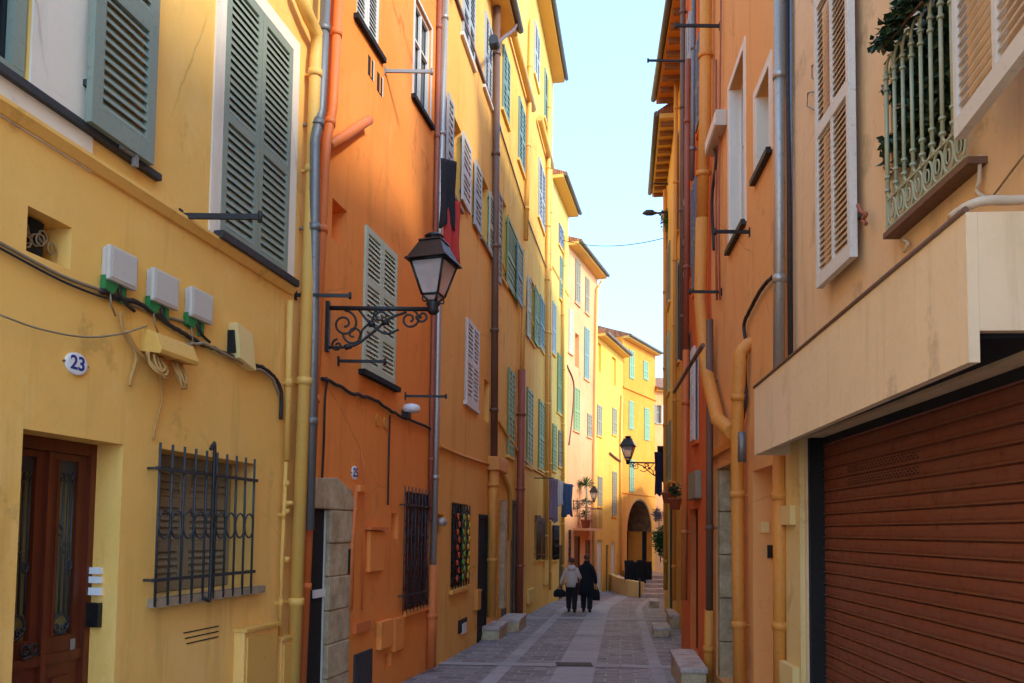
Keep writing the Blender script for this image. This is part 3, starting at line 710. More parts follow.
b.cable([(440, 446), (460, 455), (478, 461), (490, 465)], .025, 'apipe', .03, name='wall_cable', smooth=False)
r = w.rect(451, 468, 502, 590, 451); wg = b.window(r, 'iron', depth=.2, inset=.12, sill='o3', pitch=.08); grille(w, (r[0]+.03, r[1]-.03, r[2]+.02, r[3]-.02), 7, 'iron', wg, diamonds=True, rings=False, over=0, rad=.012, o=.03)
for cname, kx, mt in (('red', .2, 'stained_r'), ('green', .55, 'stained_g'), ('yellow', .85, 'stained_y')):
    q = MB()
    for i in range(9):
        a = r[0]+(r[1]-r[0])*(kx+.08*(i % 2)); z = r[2]+(r[3]-r[2])*(.12+.09*i); q.tube([w.pt(a, .035, z), w.pt(a, .06, z)], .055, 8)
    q.build('glass_rosette', M[mt], wg)
door(b, 478, 486, 514, 478, .06, 'dark')
r = w.rect(437.5, 444, 514, 534, 437.5); b.opening(r, .2)
b.relief(458, 466, 621, 634, 458, .02, 'dark', 'cellar_vent'); b.relief(461, 465, 624, 634, 461, .035, 'whitef', 'vent_flap')
b.relief(474, 477, 590, 610, 474, .08, 'apipe', 'pipe_box')
b.pipe([(497, 0), (494, 460)], .075, 'brownpipe', out=.1)
b.pipe([(494, 470), (493, 500), (491, 617)], .1, 'apipe', out=.12)
b.relief(487, 497, 456, 470, 487, .25, 'apipe', 'hopper', bevel=.02)
b.pipe([(495, 452), (502, 470), (510, 490), (510, 540)], .05, 'ypipe', out=.06, collars=False)
b.finish()
p = w.p3(441, 523, .02); MB
t = thing('wall_lamp', 'small lamp set in the square niche of the amber wall', 'wall lamp', p)
MB().lathe(p-Z3*.05, [(.03, 0), (.09, .02), (.1, .08), (.05, .13)]).build('shade', M['silver'], t)

# ===================================================== L4 .. L8
b = Bld('tall_yellow_house', 'tall warm yellow house with green shutters and red pipe, fourth on the left', 'house', L4, M['y4'], 17.6, ov=.42); w = L4
for x0, x1, yt, yb, sh, kw in ((502, 508.5, 42, 110, 'teal', {}), (518, 524, 94, 160, 'teal', {}), (534, 538.5, 18, 74, 'blue', {}), (544, 548, 66, 118, 'teal', {}), (538, 544, 155, 217, 'blue', {}),
        (539, 543.5, 293, 346, 'teal', {}), (507, 513, 366, 455, 'green', {}), (526, 531.5, 386, 465, 'green', {}), (538, 543, 398, 468, 'green', {}), (512, 515, -20, 30, 'blue', {})):
    b.closed(x0, x1, yt, yb, x0, sh, depth=.06, pitch=.12, inset=-.05, sill='y5')
# open green window
r = w.rect(501.5, 506, 195, 278, 501.5); wn = b.window(r, None, depth=.2, sill='y4')
b.leafpx(wn, 497, 501, 188, 280, 497, 'greybrown', pitch=.12); b.leafpx(wn, 506.5, 516.5, 214, 284, 506.5, 'green', pitch=.12); b.leafpx(wn, 516.5, 522, 240, 300, 517, 'teal', pitch=.12, out=.08)
r = w.rect(530, 534, 276, 340, 530); wn = b.window(r, None, depth=.2, sill='y4'); b.leafpx(wn, 534.3, 538.6, 284, 342, 534.3, 'green', pitch=.12); b.leafpx(wn, 527, 530, 274, 336, 527, 'pale', pitch=.12)
r = w.rect(546, 549, 196, 244, 546); wn = b.window(r, 'green', depth=.06, inset=-.05, pitch=.12)
for r in (w.rect(534.5, 538.5, 515, 560, 534.5), w.rect(540, 545, 518, 560, 540)):
    wg = b.window(r, 'iron', depth=.2, inset=.12, sill='y4', pitch=.1); grille(w, r, 5, 'brownpipe', wg, rings=False, over=0, rad=.016)
for x0, yn, x1 in ((506.5, 25, 530), (536, 118, 549)):
    s0, z = w.sz(x0, yn); s1 = w.sz(x1, yn)[0]; q = MB().tube([w.pt(s0, .12, z), w.pt(s1, .12, z)], .09, 8); b.part('string_pipe', q, 'ypipe')
b.course(255, 497, h=.05, dep=.04, mat=M['y4'], name='string_course'); 
b.cable([(500, 128), (510, 160), (530, 225), (549, 275)], .02, 'brownpipe', .03, name='wall_cable', smooth=False)
b.cable([(498, 420), (520, 455), (535, 470), (549, 478)], .03, 'ypipe', .03, name='wall_cable', smooth=False)
b.pipe([(525, 250), (522, 372)], .06, 'ypipe', out=.09); b.pipe([(522, 370), (519, 616)], .1, 'redpipe', out=.12)
b.pipe([(531, 20), (529, 120), (526, 240)], .06, 'ypipe', out=.08); b.pipe([(549, 80), (547.5, 300), (546, 560)], .07, 'ypipe', out=.09)
d, rr = door(b, 502, 506, 509, 502, .06, 'greywood'); door(b, 510.5, 514.5, 500, 511, .06, 'greywood')
b.relief(499.2, 501.6, 500, 608, 499.2, .12, 'stone', 'stone_jamb')
b.relief(527, 532, 590, 604, 527, .06, 'y5', 'utility_panel'); b.relief(543, 547, 560, 585, 543, .06, 'y5', 'utility_panel')
b.finish()

b = Bld('pale_yellow_house', 'pale yellow house with laundry hanging at first floor, fifth on the left', 'house', L5, M['y5'], 14.2, ov=.42); w = L5
for x0, x1, yt, yb, sh in ((558.5, 562.5, 222, 244, 'drkblue'), (559.5, 563.5, 255, 298, 'teal'), (557, 562, 352, 412, 'green'), (551.5, 555, 300, 352, 'blue'), (552, 555.5, 423, 470, 'green'), (558, 561, 430, 466, 'greybrown')):
    b.closed(x0, x1, yt, yb, x0, sh, depth=.06, pitch=.12, inset=-.05, sill='y5')
r = w.rect(552, 557, 525, 560, 552); wg = b.window(r, 'iron', depth=.2, inset=.12, sill='y5', pitch=.1); grille(w, r, 6, 'iron', wg, rings=True, over=0, rad=.02)
b.pipe([(565.5, 236), (563, 300), (563, 585)], .06, 'ypipe', out=.08); b.pipe([(551, 200), (550, 590)], .05, 'ypipe', out=.08)
b.course(262, 550, h=.06, dep=.05); door(b, 559, 562.5, 545, 559, .08, 'greywood')
b.finish()
b = Bld('peach_house', 'peach pink house with a small balcony and spiky plant, sixth on the left', 'house', L6, M['p6'], 13.1, ov=.45); w = L6
for x0, x1, yt, yb, sh in ((575, 579.5, 258, 302, 'greybrown'), (585, 588.5, 276, 312, 'greybrown'), (568.5, 572, 308, 352, 'pale'), (584, 588.5, 326, 378, 'teal'), (573.5, 579, 386, 430, 'green'), (587, 591, 413, 436, 'greybrown')):
    b.closed(x0, x1, yt, yb, x0, sh, depth=.06, pitch=.12, inset=-.05, sill='p6')
r = w.rect(575, 579, 332, 366, 575); b.opening(r, .2); b.closed(568.5, 571.5, 530, 560, 569, 'darkwood', depth=.1, inset=.03, pitch=.15)
door(b, 574, 580, 536, 574, .1, 'redwood'); door(b, 585, 590, 540, 585, .1, 'brownpipe')
b.pipe([(603, 278), (597, 290), (594, 480), (593, 590)], .06, 'ypipe', out=.1, collars=False)
# balcony
s0, s1 = w.sz(573, 525)[0], w.sz(590, 525)[0]; z = w.sz(573, 528)[1]
q = MB().box(w, s0, s1, .001, .55, z-.1, z); bal = b.part('balcony', q, 'p6'); q = MB()
for i in range(13):
    a = s0+(s1-s0)*i/12; q.tube([w.pt(a, .52, z), w.pt(a, .52, z+.8)], .012, 5)
q.box(w, s0-.02, s1+.02, .5, .54, z+.8, z+.84)
for a in (s0, s1): q.tube([w.pt(a, .01, z+.82), w.pt(a, .52, z+.82)], .015, 5)
q.build('railing', M['brownpipe'], bal)
b.cable([(567, 365), (574, 385), (572, 420), (569, 445)], .03, 'brownpipe', .03, name='wall_cable')
b.finish()
b = Bld('bright_yellow_house', 'bright yellow lower house with tiled eave, seventh on the left', 'house', L7, M['y7'], 10.55, ov=.4); w = L7
for x0, x1, yt, yb, sh in ((598, 601, 342, 371, 'y7'), (612, 616, 356, 384, 'y7'), (596.8, 601.2, 404, 435, 'greybrown'), (612, 616, 407, 434, 'greybrown'), (597.5, 601.5, 476, 506, 'greybrown'), (612, 616, 471, 516, 'greybrown')):
    if sh == 'y7': b.opening(w.rect(x0, x1, yt, yb, x0), .1); continue
    b.closed(x0, x1, yt, yb, x0, sh, depth=.06, pitch=.12, inset=-.05, sill='y7')
for x0, x1, yt in ((597, 602, 540), (606, 608.5, 545), (611, 615, 542)): door(b, x0, x1, yt, x0, .15, 'whitef' if x0 < 600 or x0 > 610 else 'brownpipe')
b.cable([(610, 453), (616, 458), (622, 462)], .05, 'brownpipe', .06, name='wall_cable', smooth=False)
b.pipe([(622, 395), (621, 440), (621, 580)], .06, 'ypipe', out=.09, collars=False)
b.finish()
b = Bld('arch_house', 'deep yellow house with the dark archway at the end of the street', 'house', L8, M['o8'], 11.55, ov=.35); w = L8
for x0, x1, yt, yb in ((629, 633.5, 349, 378), (643, 647.5, 360, 379), (628.5, 633, 400, 429), (644, 649, 407, 440), (629, 633.5, 459, 492)):
    b.closed(x0, x1, yt, yb, x0, 'mint', depth=.06, pitch=.12, inset=-.05, sill=None)
z = w.sz(624, 386)[1]; b.part('string_course', MB().box(w, 0, w.L, .001, .08, z-.1, z), 'o8'); z = w.sz(624, 492)[1]; b.part('string_course', MB().box(w, 0, w.L, .001, .05, z-.06, z), 'o8')
s0, s1 = w.sz(627, 530)[0], w.sz(652, 530)[0]; zt_ = w.sz(640, 499)[1]; zs = zt_-(s1-s0)/2; z0 = -1.3
b.opening((s0, s1, z0, zt_), 2.6)
c, R_ = (s0+s1)/2, (s1-s0)/2
for sg in (-1, 1):
    arc = [(c+sg*R_*math.cos(t), zs+R_*math.sin(t)) for t in [k*PI/24 for k in range(13)]]
    q = MB().prism(w, [(c+sg*R_, zt_+.001)]+arc if True else [], -2.59, -.001); b.part('arch_spandrel', q, b.mat)
q = MB()
for k in range(12):
    t0, t1 = k*PI/12, (k+1)*PI/12
    q.prism(w, [(c+R_*.955*math.cos(t0), zs+R_*.955*math.sin(t0)), (c+R_*.998*math.cos(t0), zs+R_*.998*math.sin(t0)), (c+R_*.998*math.cos(t1), zs+R_*.998*math.sin(t1)), (c+R_*.955*math.cos(t1), zs+R_*.955*math.sin(t1))], -2.5, -.02)
b.part('arch_vault', q, 'brownvault')
DD = -2.56
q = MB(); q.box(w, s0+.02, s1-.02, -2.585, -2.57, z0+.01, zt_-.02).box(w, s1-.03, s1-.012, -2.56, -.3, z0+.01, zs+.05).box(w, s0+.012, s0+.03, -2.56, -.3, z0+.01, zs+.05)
b.part('passage_shade', q, 'dark')  # near-black sheets put the passage's shade into colour
zA, zB = zs-2.2, zs+.1
gw = b.part('inner_window', MB().box(w, s1-.06, s1-.031, -2.5, -1.5, zA+.8, zB-.1), 'glass'); q = MB()
for i in range(5): o = -2.5+i*.25; q.box(w, s1-.085, s1-.061, o-.025, o+.025, zA+.8, zB-.1)
for i in range(4): z = zA+.8+(zB-.1-zA-.8)*i/3; q.box(w, s1-.083, s1-.062, -2.5, -1.5, z-.03, z+.03)
q.build('window_bars', M['greybrown'], gw)
b.part('inner_wall_panel', MB().box(w, s1-.05, s1-.031, -1.35, -.55, zA, zB), 'o8')
b.finish()
b = Bld('tan_house', 'small tan house with tiled roof squeezed at the far right end', 'house', L9, M['b9'], 9.6, ov=.3); w = L9
r = w.rect(656.5, 661, 405, 423, 656.5); wn = b.window(r, None, depth=.15); b.leafpx(wn, 650.8, 656, 404, 423, 651, 'greybrown', pitch=.12, out=.1); b.leafpx(wn, 661.3, 665, 405, 424, 661, 'pale', pitch=.12)
b.finish()
# chimney and antenna
t = thing('antenna', 'thin rooftop television antenna above the bright yellow house', 'antenna', L7.pt(L7.L*.8, -1.5, 11))
p = L7.pt(L7.L*.8, -1.5, 11); q = MB().tube([p, p+Z3*1.6], .025, 6); q.build('mast', M['iron2'], t)
q = MB(); u = Vector((1, .3, 0)).normalized()
q.tube([p+Z3*1.5-u*.5, p+Z3*1.5+u*.5], .015, 5)
for i in range(6): c = p+Z3*1.5+u*(-.5+.2*i); q.tube([c-Vector((-.3, 1, 0))*.18, c+Vector((-.3, 1, 0))*.18], .01, 5)
q.build('aerial', M['iron2'], t)

# ===================================================== R1 beige with roller shutter
b = Bld('beige_house', 'beige house with brown roller shutter and balcony grille, nearest on the right', 'house', R1, M['r1'], 8.7); w = R1
sA, sB = w.sz(806, 540)[0], w.sz(1024, 540)[0]-1.6     # far edge, near edge
sN, sF = min(sA, sB), max(sA, sB); zt_ = w.sz(817, 434)[1]; z0 = -.5
b.opening((sN, sF, z0, zt_), .5)
q = MB(); q.box(w, sF-.06, sF-.001, -.4, -.02, z0, zt_-.001).box(w, sN, sF-.06, -.25, -.12, zt_-.06, zt_-.001)
b.part('shutter_rail', q, 'dark')
pitch = .093; o = -.14; prof = []; ztop = zt_-.02; z = gz(5)
zs_ = [z+i*pitch for i in range(int((ztop-z)/pitch)+1)]
for z in zs_:
    prof += [(o, z+.0), (o+.014, z+.004), (o+.018, z+.012), (o+.006, z+.018), (o+.010, z+.03), (o+.012, z+.06), (o+.008, z+.086), (o-.004, z+.089)]
prof = [(o-.03, zs_[0])]+prof+[(o-.03, zs_[-1]+.09)]
ro = b.part('roller_shutter', MB().profile(w, prof, sN+.002, sF-.062), 'roll')
for z in zs_[1:-1]: MB().box(w, sN+.003, sF-.063, o+.0, o+.021, z+.006, z+.0125).build('lip', M['rolllip'], ro)
q = MB(); s0, s1 = sorted((w.sz(848, 470, o)[0], w.sz(920, 470, o)[0]))
for zi, za in ((467, 848), (479, 848)):
    zz = w.sz(848, zi, o+.012)[1]; k = min(zs_, key=lambda v: abs(v+.045-zz))
    for i in range(22):
        for j in range(3): a = s0+(s1-s0)*(i+.5*(j % 2))/22; q.box(w, a-.007, a+.007, o+.008, o+.016, k+.028+j*.018, k+.036+j*.018)
q.build('perforation', M['dark'], ro)
MB().box(w, sN+.1, sF-.15, o-.01, o+.035, zs_[0]-.05, zs_[0]-.002).build('bottom_bar', M['roll'], ro)
# pilaster
s0, s1, *_ = w.rect(790.5, 805, 500, 600, 805); b.part('pilaster', MB().box(w, s0, s1, .001, .04, -1.2, 3.2), 'pal')
b.relief(791, 801, 505, 525, 801, .09, 'pal', 'pipe_box', bevel=.005, out=.041); b.relief(791, 805, 668, 720, 805, .1, 'pal', 'pipe_box', bevel=.005, out=.041)
# fascia box
fa, fb = corner(755, 6.5), None
FA = Vector((.324*6.5, 6.5)); FB = Vector((1.84, 3.0))
WF = Wall(FB, FA, 'R')
nz, fz = WF.sz(972, 207)[1], WF.sz(755, 388)[1]; nzb, fzb = WF.sz(972, 361)[1], WF.sz(755, 455)[1]
print('fascia z', nz, fz, nzb, fzb)
ztf, zbf = (nz+fz)/2, (nzb+fzb)/2
wn_ = [w.pt((Vector(p[:2])-w.A).dot(w.d), 0.002, 0) for p in (FB, FA)]
L_ = WF.L
def fpt(s_, z_): p = WF.pt(s_, 0, z_); return p
q = MB(); P0, P1 = WF.pt(0, 0, 0), WF.pt(L_, 0, 0); Q0, Q1 = wn_
T = .045
def up(p, z): return Vector((p.x, p.y, z))
inn = WF.n3*T
q.hexa([up(P0, nzb), up(P1, fzb), up(P1-inn, fzb), up(P0-inn, nzb), up(P0, nz), up(P1, fz), up(P1-inn, fz), up(P0-inn, nz)])
zs2 = w_end = (CAM+ray(1000, 331)*((P0.y)/ray(1000, 331).y)).z
Q0x = Vector((w.pt((Vector(Q0[:2])-w.A).dot(w.d)-.3, .001, 0)[:]))
e = Vector((0, T, 0))
PA = P0-inn*1.02
q.hexa([up(PA, zs2), up(PA+e, zs2), up(Q0+e, zs2), up(Q0, zs2), up(PA, nz), up(PA+e, nz), up(Q0+e, nz), up(Q0, nz)])
q.hexa([up(P1-inn*1.02, fzb), up(P1-inn*1.02-e, fzb), up(Q1-e, fzb), up(Q1, fzb), up(P1-inn*1.02, fz), up(P1-inn*1.02-e, fz), up(Q1-e, fz), up(Q1, fz)])
fo = b.part('fascia', q, 'fascia')
q = MB(); q.add([up(P0-inn*.5, nz-.01), up(P1-inn*.5, fz-.01), up(Q1, fz-.01), up(Q0, nz-.01), up(P0-inn*.5, nz-.04), up(P1-inn*.5, fz-.04), up(Q1, fz-.04), up(Q0, nz-.04)], [(0,1,2,3),(4,7,6,5)])
q.build('cover_board', M['brownpipe'], fo)
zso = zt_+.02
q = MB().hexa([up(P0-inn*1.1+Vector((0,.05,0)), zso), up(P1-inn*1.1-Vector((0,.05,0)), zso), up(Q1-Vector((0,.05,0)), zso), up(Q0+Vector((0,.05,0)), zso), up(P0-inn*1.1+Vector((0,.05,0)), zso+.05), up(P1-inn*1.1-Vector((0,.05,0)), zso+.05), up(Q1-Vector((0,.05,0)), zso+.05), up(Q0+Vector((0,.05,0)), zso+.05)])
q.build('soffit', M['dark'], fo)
MB().tube([up(P1, fz+.012), up(P0, nz+.012)], .014, 6).build('edging', M['brownpipe'], fo)
pe = w.p3(1100, 160, .06)
MB().tube(smooth_path([up(P0, nz+.03)+Vector((.01, .12, -.0)), up(P0, nz+.045)+Vector((.06,0,0)), up(Q0, nz+.07)+Vector((-.05,-.1,0)), up(Q0, nz+.2)+Vector((-.09,-1.2,0))], 5), .02, 10).build('waste_pipe', M['wpipe'], fo)
# upper windows: tall slatted leaf (far)
r = w.rect(890, 962, -350, 150, 950); zsil = w.sz(887, 232)[1]
win = b.window((r[0], r[1], zsil+.06, zsil+2.3), None, depth=.2, sill=None)
zl = w.sz(857, 258, .05)[1]
rr = w.rect(822, 857, 0, 262, 857, .05); lf = (rr[0], rr[1], zl, zl+2.25); mz = w.sz(857, 95, .05)[1]
md = (w.sz(820, 130, .09)[1]-zl)/2.25
b.leafopen(win, lf, 'whitef', pitch=.045, mids=(md,), out=.055, split=2, slat='tanslat', th=.05, stile=.045, rail=.1, flat=True)
# near leaf (partly open)
s_, zl2 = w.sz(966, 139, .2); q = MB(); sl = MB(); ud = (-w.d3+w.n3*.12).normalized()
leaf(q, w.pt(s_, .2, zl2), ud, Z3.cross(ud)*(1 if Z3.cross(ud).dot(w.n3) > 0 else -1), .8, 2.2, .045, .05, .035, .09, (.75,), sl, 2, flat=True)
lo = b.part('shutter', q, 'whitef', win); sl.build('slats', M['tanslat'], lo)
s862, s888 = sorted((w.sz(862, 200)[0], w.sz(889, 200)[0])); q = MB(); q.box(w, r[1], s862 if s862 > r[1] else s888, -.001, .012, zsil+.02, zsil+2.4)
q.build('surround', M['cream' if False else 'r1'], win)

# balcony grille
g0, g1 = sorted((w.sz(888, 200, .08)[0], w.sz(966, 160, .08)[0])); zg = w.sz(888, 229, .08)[1]; nb = 8; H = .95; hb = .17; st = (g1-g0)/nb
gr = MB()
for z in (zg, zg+hb): gr.box(w, g0-.01, g1, .070, .088, z-.006, z+.006)
for i in range(nb+1):
    a = g0+st*i; gr.tube([w.pt(a, .08, zg+hb), w.pt(a, .08, zg+H)], .011, 8)
    for z in (zg+hb+.06, zg+hb+.14, zg+H-.1, zg+H-.03): gr.tube([w.pt(a, .08, z-.008), w.pt(a, .08, z+.008)], .018, 8)
    if i < nb:
        c = a+st/2
        gr.tube([w.pt(c+st/2*math.cos(t), .08, zg+H+st*.75*math.sin(t)) for t in [k*PI/8 for k in range(9)]], .009, 6)
        gr.tube([w.pt(c+st/2*math.cos(t), .08, zg+hb+st*.55-st*.55*math.sin(t)) for t in [k*PI/8 for k in range(9)]], .008, 6)
        gr.tube([w.pt(c+st*.46*math.cos(t), .078, zg+hb/2+hb*.46*math.sin(t)) for t in [k*PI/8 for k in range(16)]], .008, 6, closed=True)
        gr.tube([w.pt(c+st*.2*math.cos(t), .082, zg+hb/2+hb*.22*math.sin(t)) for t in [k*PI/6 for k in range(12)]], .005, 5, closed=True)
for z in (zg+H,): gr.box(w, g1-.02, g1, .0, .07, z-.01, z+.01)
gs0, gs1 = g0, g1
gr.box(w, g1-.005, g1+.012, .07, .09, zg-.02, zg+H+.05)
b.part('balcony_grille', gr, 'railgreen', win)
MB().box(w, gs0-.04, gs1+.04, .001, .095, zg-.05, zg-.016).build('sill', M['brownpipe'], win)
# hooks, cables and pipes
b.cable([(858, 205), (862, 212), (866, 214), (863, 220), (866, 224)], .014, 'redpipe', .07, name='shutter_catch')
b.cable([(820, 60), (812, 66), (812, 78), (820, 80)], .006, 'lightgrey', .03, name='wire_loop', smooth=False); b.cable([(820, 90), (808, 93), (807, 106), (818, 112)], .006, 'lightgrey', .03, name='wire_loop', smooth=False)
b.cable([(980, 155), (979, 180), (977, 192), (990, 200)], .01, 'wpipe', .03, name='wall_cable'); b.cable([(1024, 155), (1005, 180), (990, 200)], .005, 'gcable', .03, name='wall_cable')
b.cable([(902, 240), (908, 243), (904, 252)], .01, 'wpipe', .03, name='wall_cable')
q = MB(); 
b.pipe([(787, -20), (789, 160), (790.5, 370)], .022, 'cable', out=.05, collars=False, name='cable_duct')
b.pipe([(791, -20), (792, 370)], .012, 'drkblue', out=.03, collars=False, name='cable_duct')
b.finish()

# ===================================================== R2 burnt orange
b = Bld('burnt_orange_house', 'burnt orange house with pale framed tall windows, second on the right', 'house', R2, M['r2'], 10.8); w = R2
r = w.rect(730, 744.5, 60, 240, 744); ztp = w.sz(747, 40)[1]; b.window((r[0], r[1], w.sz(743, 225)[1], ztp), None, depth=.2, surround='cream', sw=.09, sill='iron', glass='drkblue' if False else 'glass')
r2_ = w.rect(756.5, 770, 40, 185, 770); b.window((r2_[0], r2_[1], w.sz(768, 155)[1], w.sz(771, 62)[1]), None, depth=.2, surround='cream', sw=.1, sill='iron')
for (x0, x1, yn, yf) in ((730, 744.5, 225, 40), (756.5, 770, 155, 62)):
    r_ = b.op[-2] if x0 == 730 else b.op[-1]; b.part('reveal_lining', MB().box(w, r_[1]-.012, r_[1]-.001, -.13, -.001, r_[2]+.001, r_[3]-.001), 'cream')
b.pipe([(779.5, -30), (779.5, 200), (779, 372)], .052, 'silver', out=.08)
b.pipe([(706, -20), (705, 120), (702, 218)], .085, 'apipe', out=.12)
b.pipe([(702, 218), (700, 300), (706, 370), (718, 420), (733, 432)], .09, 'apipe', out=.13, collars=False)
b.pipe([(740, 345), (737, 430), (738, 560), (740, 690)], .07, 'apipe', out=.11, start=1)
q = b.pipe([(742, 432), (742, 462)], .045, 'zinc', out=.15, collars=False)
b.pipe([(779, 440), (780, 560), (780, 700)], .06, 'apipe', out=.08)
b.pipe([(716, 60), (716, 250), (717, 300)], .016, 'redpipe', out=.04, collars=False, name='cable_duct'); b.pipe([(721, -10), (719, 230), (720, 300)], .012, 'redpipe', out=.04, collars=False, name='cable_duct')
b.pipe([(709.8, 320), (709.5, 612)], .05, 'brownpipe', out=.1); b.pipe([(709.5, 610), (708, 690)], .065, 'apipe', out=.1)
b.cable([(773, 276), (762, 288), (750, 310), (744, 325), (746, 345), (745, 370), (746, 400), (743, 418)], .02, 'cable', .04, name='wall_cable', jitter=.006)
b.cable([(716, 128), (713, 140), (716, 160), (712, 200), (714, 250)], .022, 'cable', .05, name='wall_cable')
b.rod(750, 232, 715, r=.018); b.rod(722, 292, 690, r=.018); b.rod(720, 26, 676, r=.02)
# doors
r = w.rect(716, 733, 462, 600, 733); z0 = zb(w, r[0]); b.opening((r[0], r[1], z0+.1, r[3]), .35)
q = MB(); n = 5; zz = z0
for i in range(n): h = (r[3]-z0)/n; q.box(w, r[1]-.16, r[1]-.003, -.3, -.02, zz+.006, zz+h-.006); zz += h
b.part('stone_jamb', q, 'stone', bevel=.01)
b.part('door', MB().box(w, r[0]+.01, r[1]-.17, -.33, -.28, z0+.1, r[3]-.01), 'greywood')
r = w.rect(753, 774, 464, 600, 774); b.opening((r[0], r[1], zb(w, r[0]), r[3]), .3); R2door = r
b.part('door', MB().box(w, r[0]+.01, r[1]-.01, -.29, -.25, zb(w, r[0]), r[3]-.01), 'r2')
b.relief(713, 735, 440, 447, 735, .06, 'apipe', 'lintel')
b.finish()
def jamb2(x, y, s_):
    d = ray(x, y); P = w.pt(s_, 0, 0); t = (P-CAM).dot(w.d3)/d.dot(w.d3); h_ = CAM+d*t
    return (Vector((h_.x, h_.y))-w.A).dot(w.n), h_.z
for nm, x0, x1, yt, yb, mt, lab, cat in (('door_buzzer', 760, 769, 522, 533, 'pal', 'cream doorbell panel in the niche doorway on the burnt orange wall', 'doorbell'), ('keypad_box', 767, 774, 545, 558, 'black', 'small black entry keypad under the cream doorbell panel on the right', 'keypad')):
    sj = R2door[1]; oa, za = jamb2(x0, yt, sj); ob, zb2 = jamb2(x1, yb, sj)
    tag(MB().box(w, sj-.03, sj-.001, min(oa, ob), max(oa, ob), min(za, zb2), max(za, zb2)).build(nm, M[mt], None, bevel=.004), lab, cat)
s0_, s1_, z0_, z1_ = w.rect(708, 719, 109, 125, 719, .1)
t = thing('junction_box', 'square white junction box high on the burnt orange wall', 'junction box', w.pt(s0_, 0, z0_)); MB().box(w, s0_, s1_, .001, .14, z0_, z1_).build('case', M['wpipe'], t, bevel=.006); MB().box(w, s0_+.03, s1_-.03, .14, .15, z0_+.03, z1_-.03).build('lid', M['cream'], t)

# ===================================================== R3 red-orange
b = Bld('red_orange_house', 'narrow red-orange house with blue-grey shutters, third on the right', 'house', R3, M['r3'], 12.6, ov=.35); w = R3
for x0, x1, yt, yb, sh in ((700, 704, 30, 120, 'drkblue'), (696, 700, 175, 285, 'drkblue'), (687, 691, 190, 270, 'blue'), (690, 694, 10, 85, 'blue'), (688, 691, 330, 400, 'greybrown'), (695, 698.5, 345, 440, 'whitef')):
    b.closed(x0, x1, yt, yb, x1, sh, depth=.06, pitch=.09, inset=-.08, sill='r3')
r = w.rect(690, 698, 508, 600, 698); b.opening((r[0], r[1], zb(w, r[0])+.15, r[3]), .15); b.part('door', MB().box(w, r[0]+.01, r[1]-.01, -.14, -.1, zb(w, r[0])+.15, r[3]-.01), 'darkwood')
b.pipe([(688, 60), (686, 350)], .05, 'redpipe', out=.1); b.pipe([(686, 350), (684, 600)], .055, 'opipe', out=.1); b.pipe([(683, -20), (682.5, 360)], .05, 'brownpipe', out=.08); b.pipe([(694, -20), (693, 120), (692, 180)], .04, 'zinc', out=.08)
b.rod(690, 61, 648, r=.018)
b.rod(704, 352, 670, r=.02) if False else b.cable([(703, 345), (690, 365), (674, 392)], .03, 'brownpipe', .3, name='awning_arm', smooth=False)
b.relief(694, 702, 470, 498, 702, .1, 'greybrown', 'meter_box', bevel=.015)
b.finish()
b = Bld('golden_house', 'golden yellow house with brown raftered eave, fourth on the right', 'house', R4, M['r4'], 12.75, ov=.5, depth=4, eavemat=M['eaveo'], rafters=True); w = R4
for x0, x1, yt, yb, sh in ((677, 679, 130, 230, 'blue'), (678, 680, 260, 360, 'greybrown')): b.closed(x0, x1, yt, yb, x1, sh, depth=.06, pitch=.1, inset=-.08, sill='r4')
b.pipe([(676, 80), (675, 300), (674, 600)], .05, 'apipe', out=.1); b.finish()
b = Bld('straw_house', 'straw yellow house with long wavy eave, last on the right side', 'house', R5, M['r5'], 12.4, ov=.42, depth=3.6, rafters=True); w = R5
for x0, x1, yt, yb, sh in ((668.5, 670.5, 240, 300, 'greybrown'), (668, 670, 330, 390, 'pale'), (668, 671, 420, 480, 'greybrown')): b.closed(x0, x1, yt, yb, x1, sh, depth=.06, pitch=.1, inset=-.05, sill='r5')
r = w.rect(668.5, 672.5, 505, 600, 672.5); b.opening((r[0], r[1], zb(w, r[0])+.2, r[3]), .08); b.part('door', MB().box(w, r[0]+.01, r[1]-.01, -.075, -.04, zb(w, r[0])+.2, r[3]-.01), 'dark')
b.pipe([(665, 190), (665.2, 400), (665.5, 590)], .06, 'apipe', out=.08); b.rod(668, 184, 654, r=.02); b.rod(668, 213, 656, r=.02); b.finish()
b = Bld('shade_house', 'unseen low house added beyond the straw house to keep sun off the street', 'house', R6, M['b9'], 5, ov=.2, rise=.8); b.finish()  # unseen house, added to block the sun over the far street
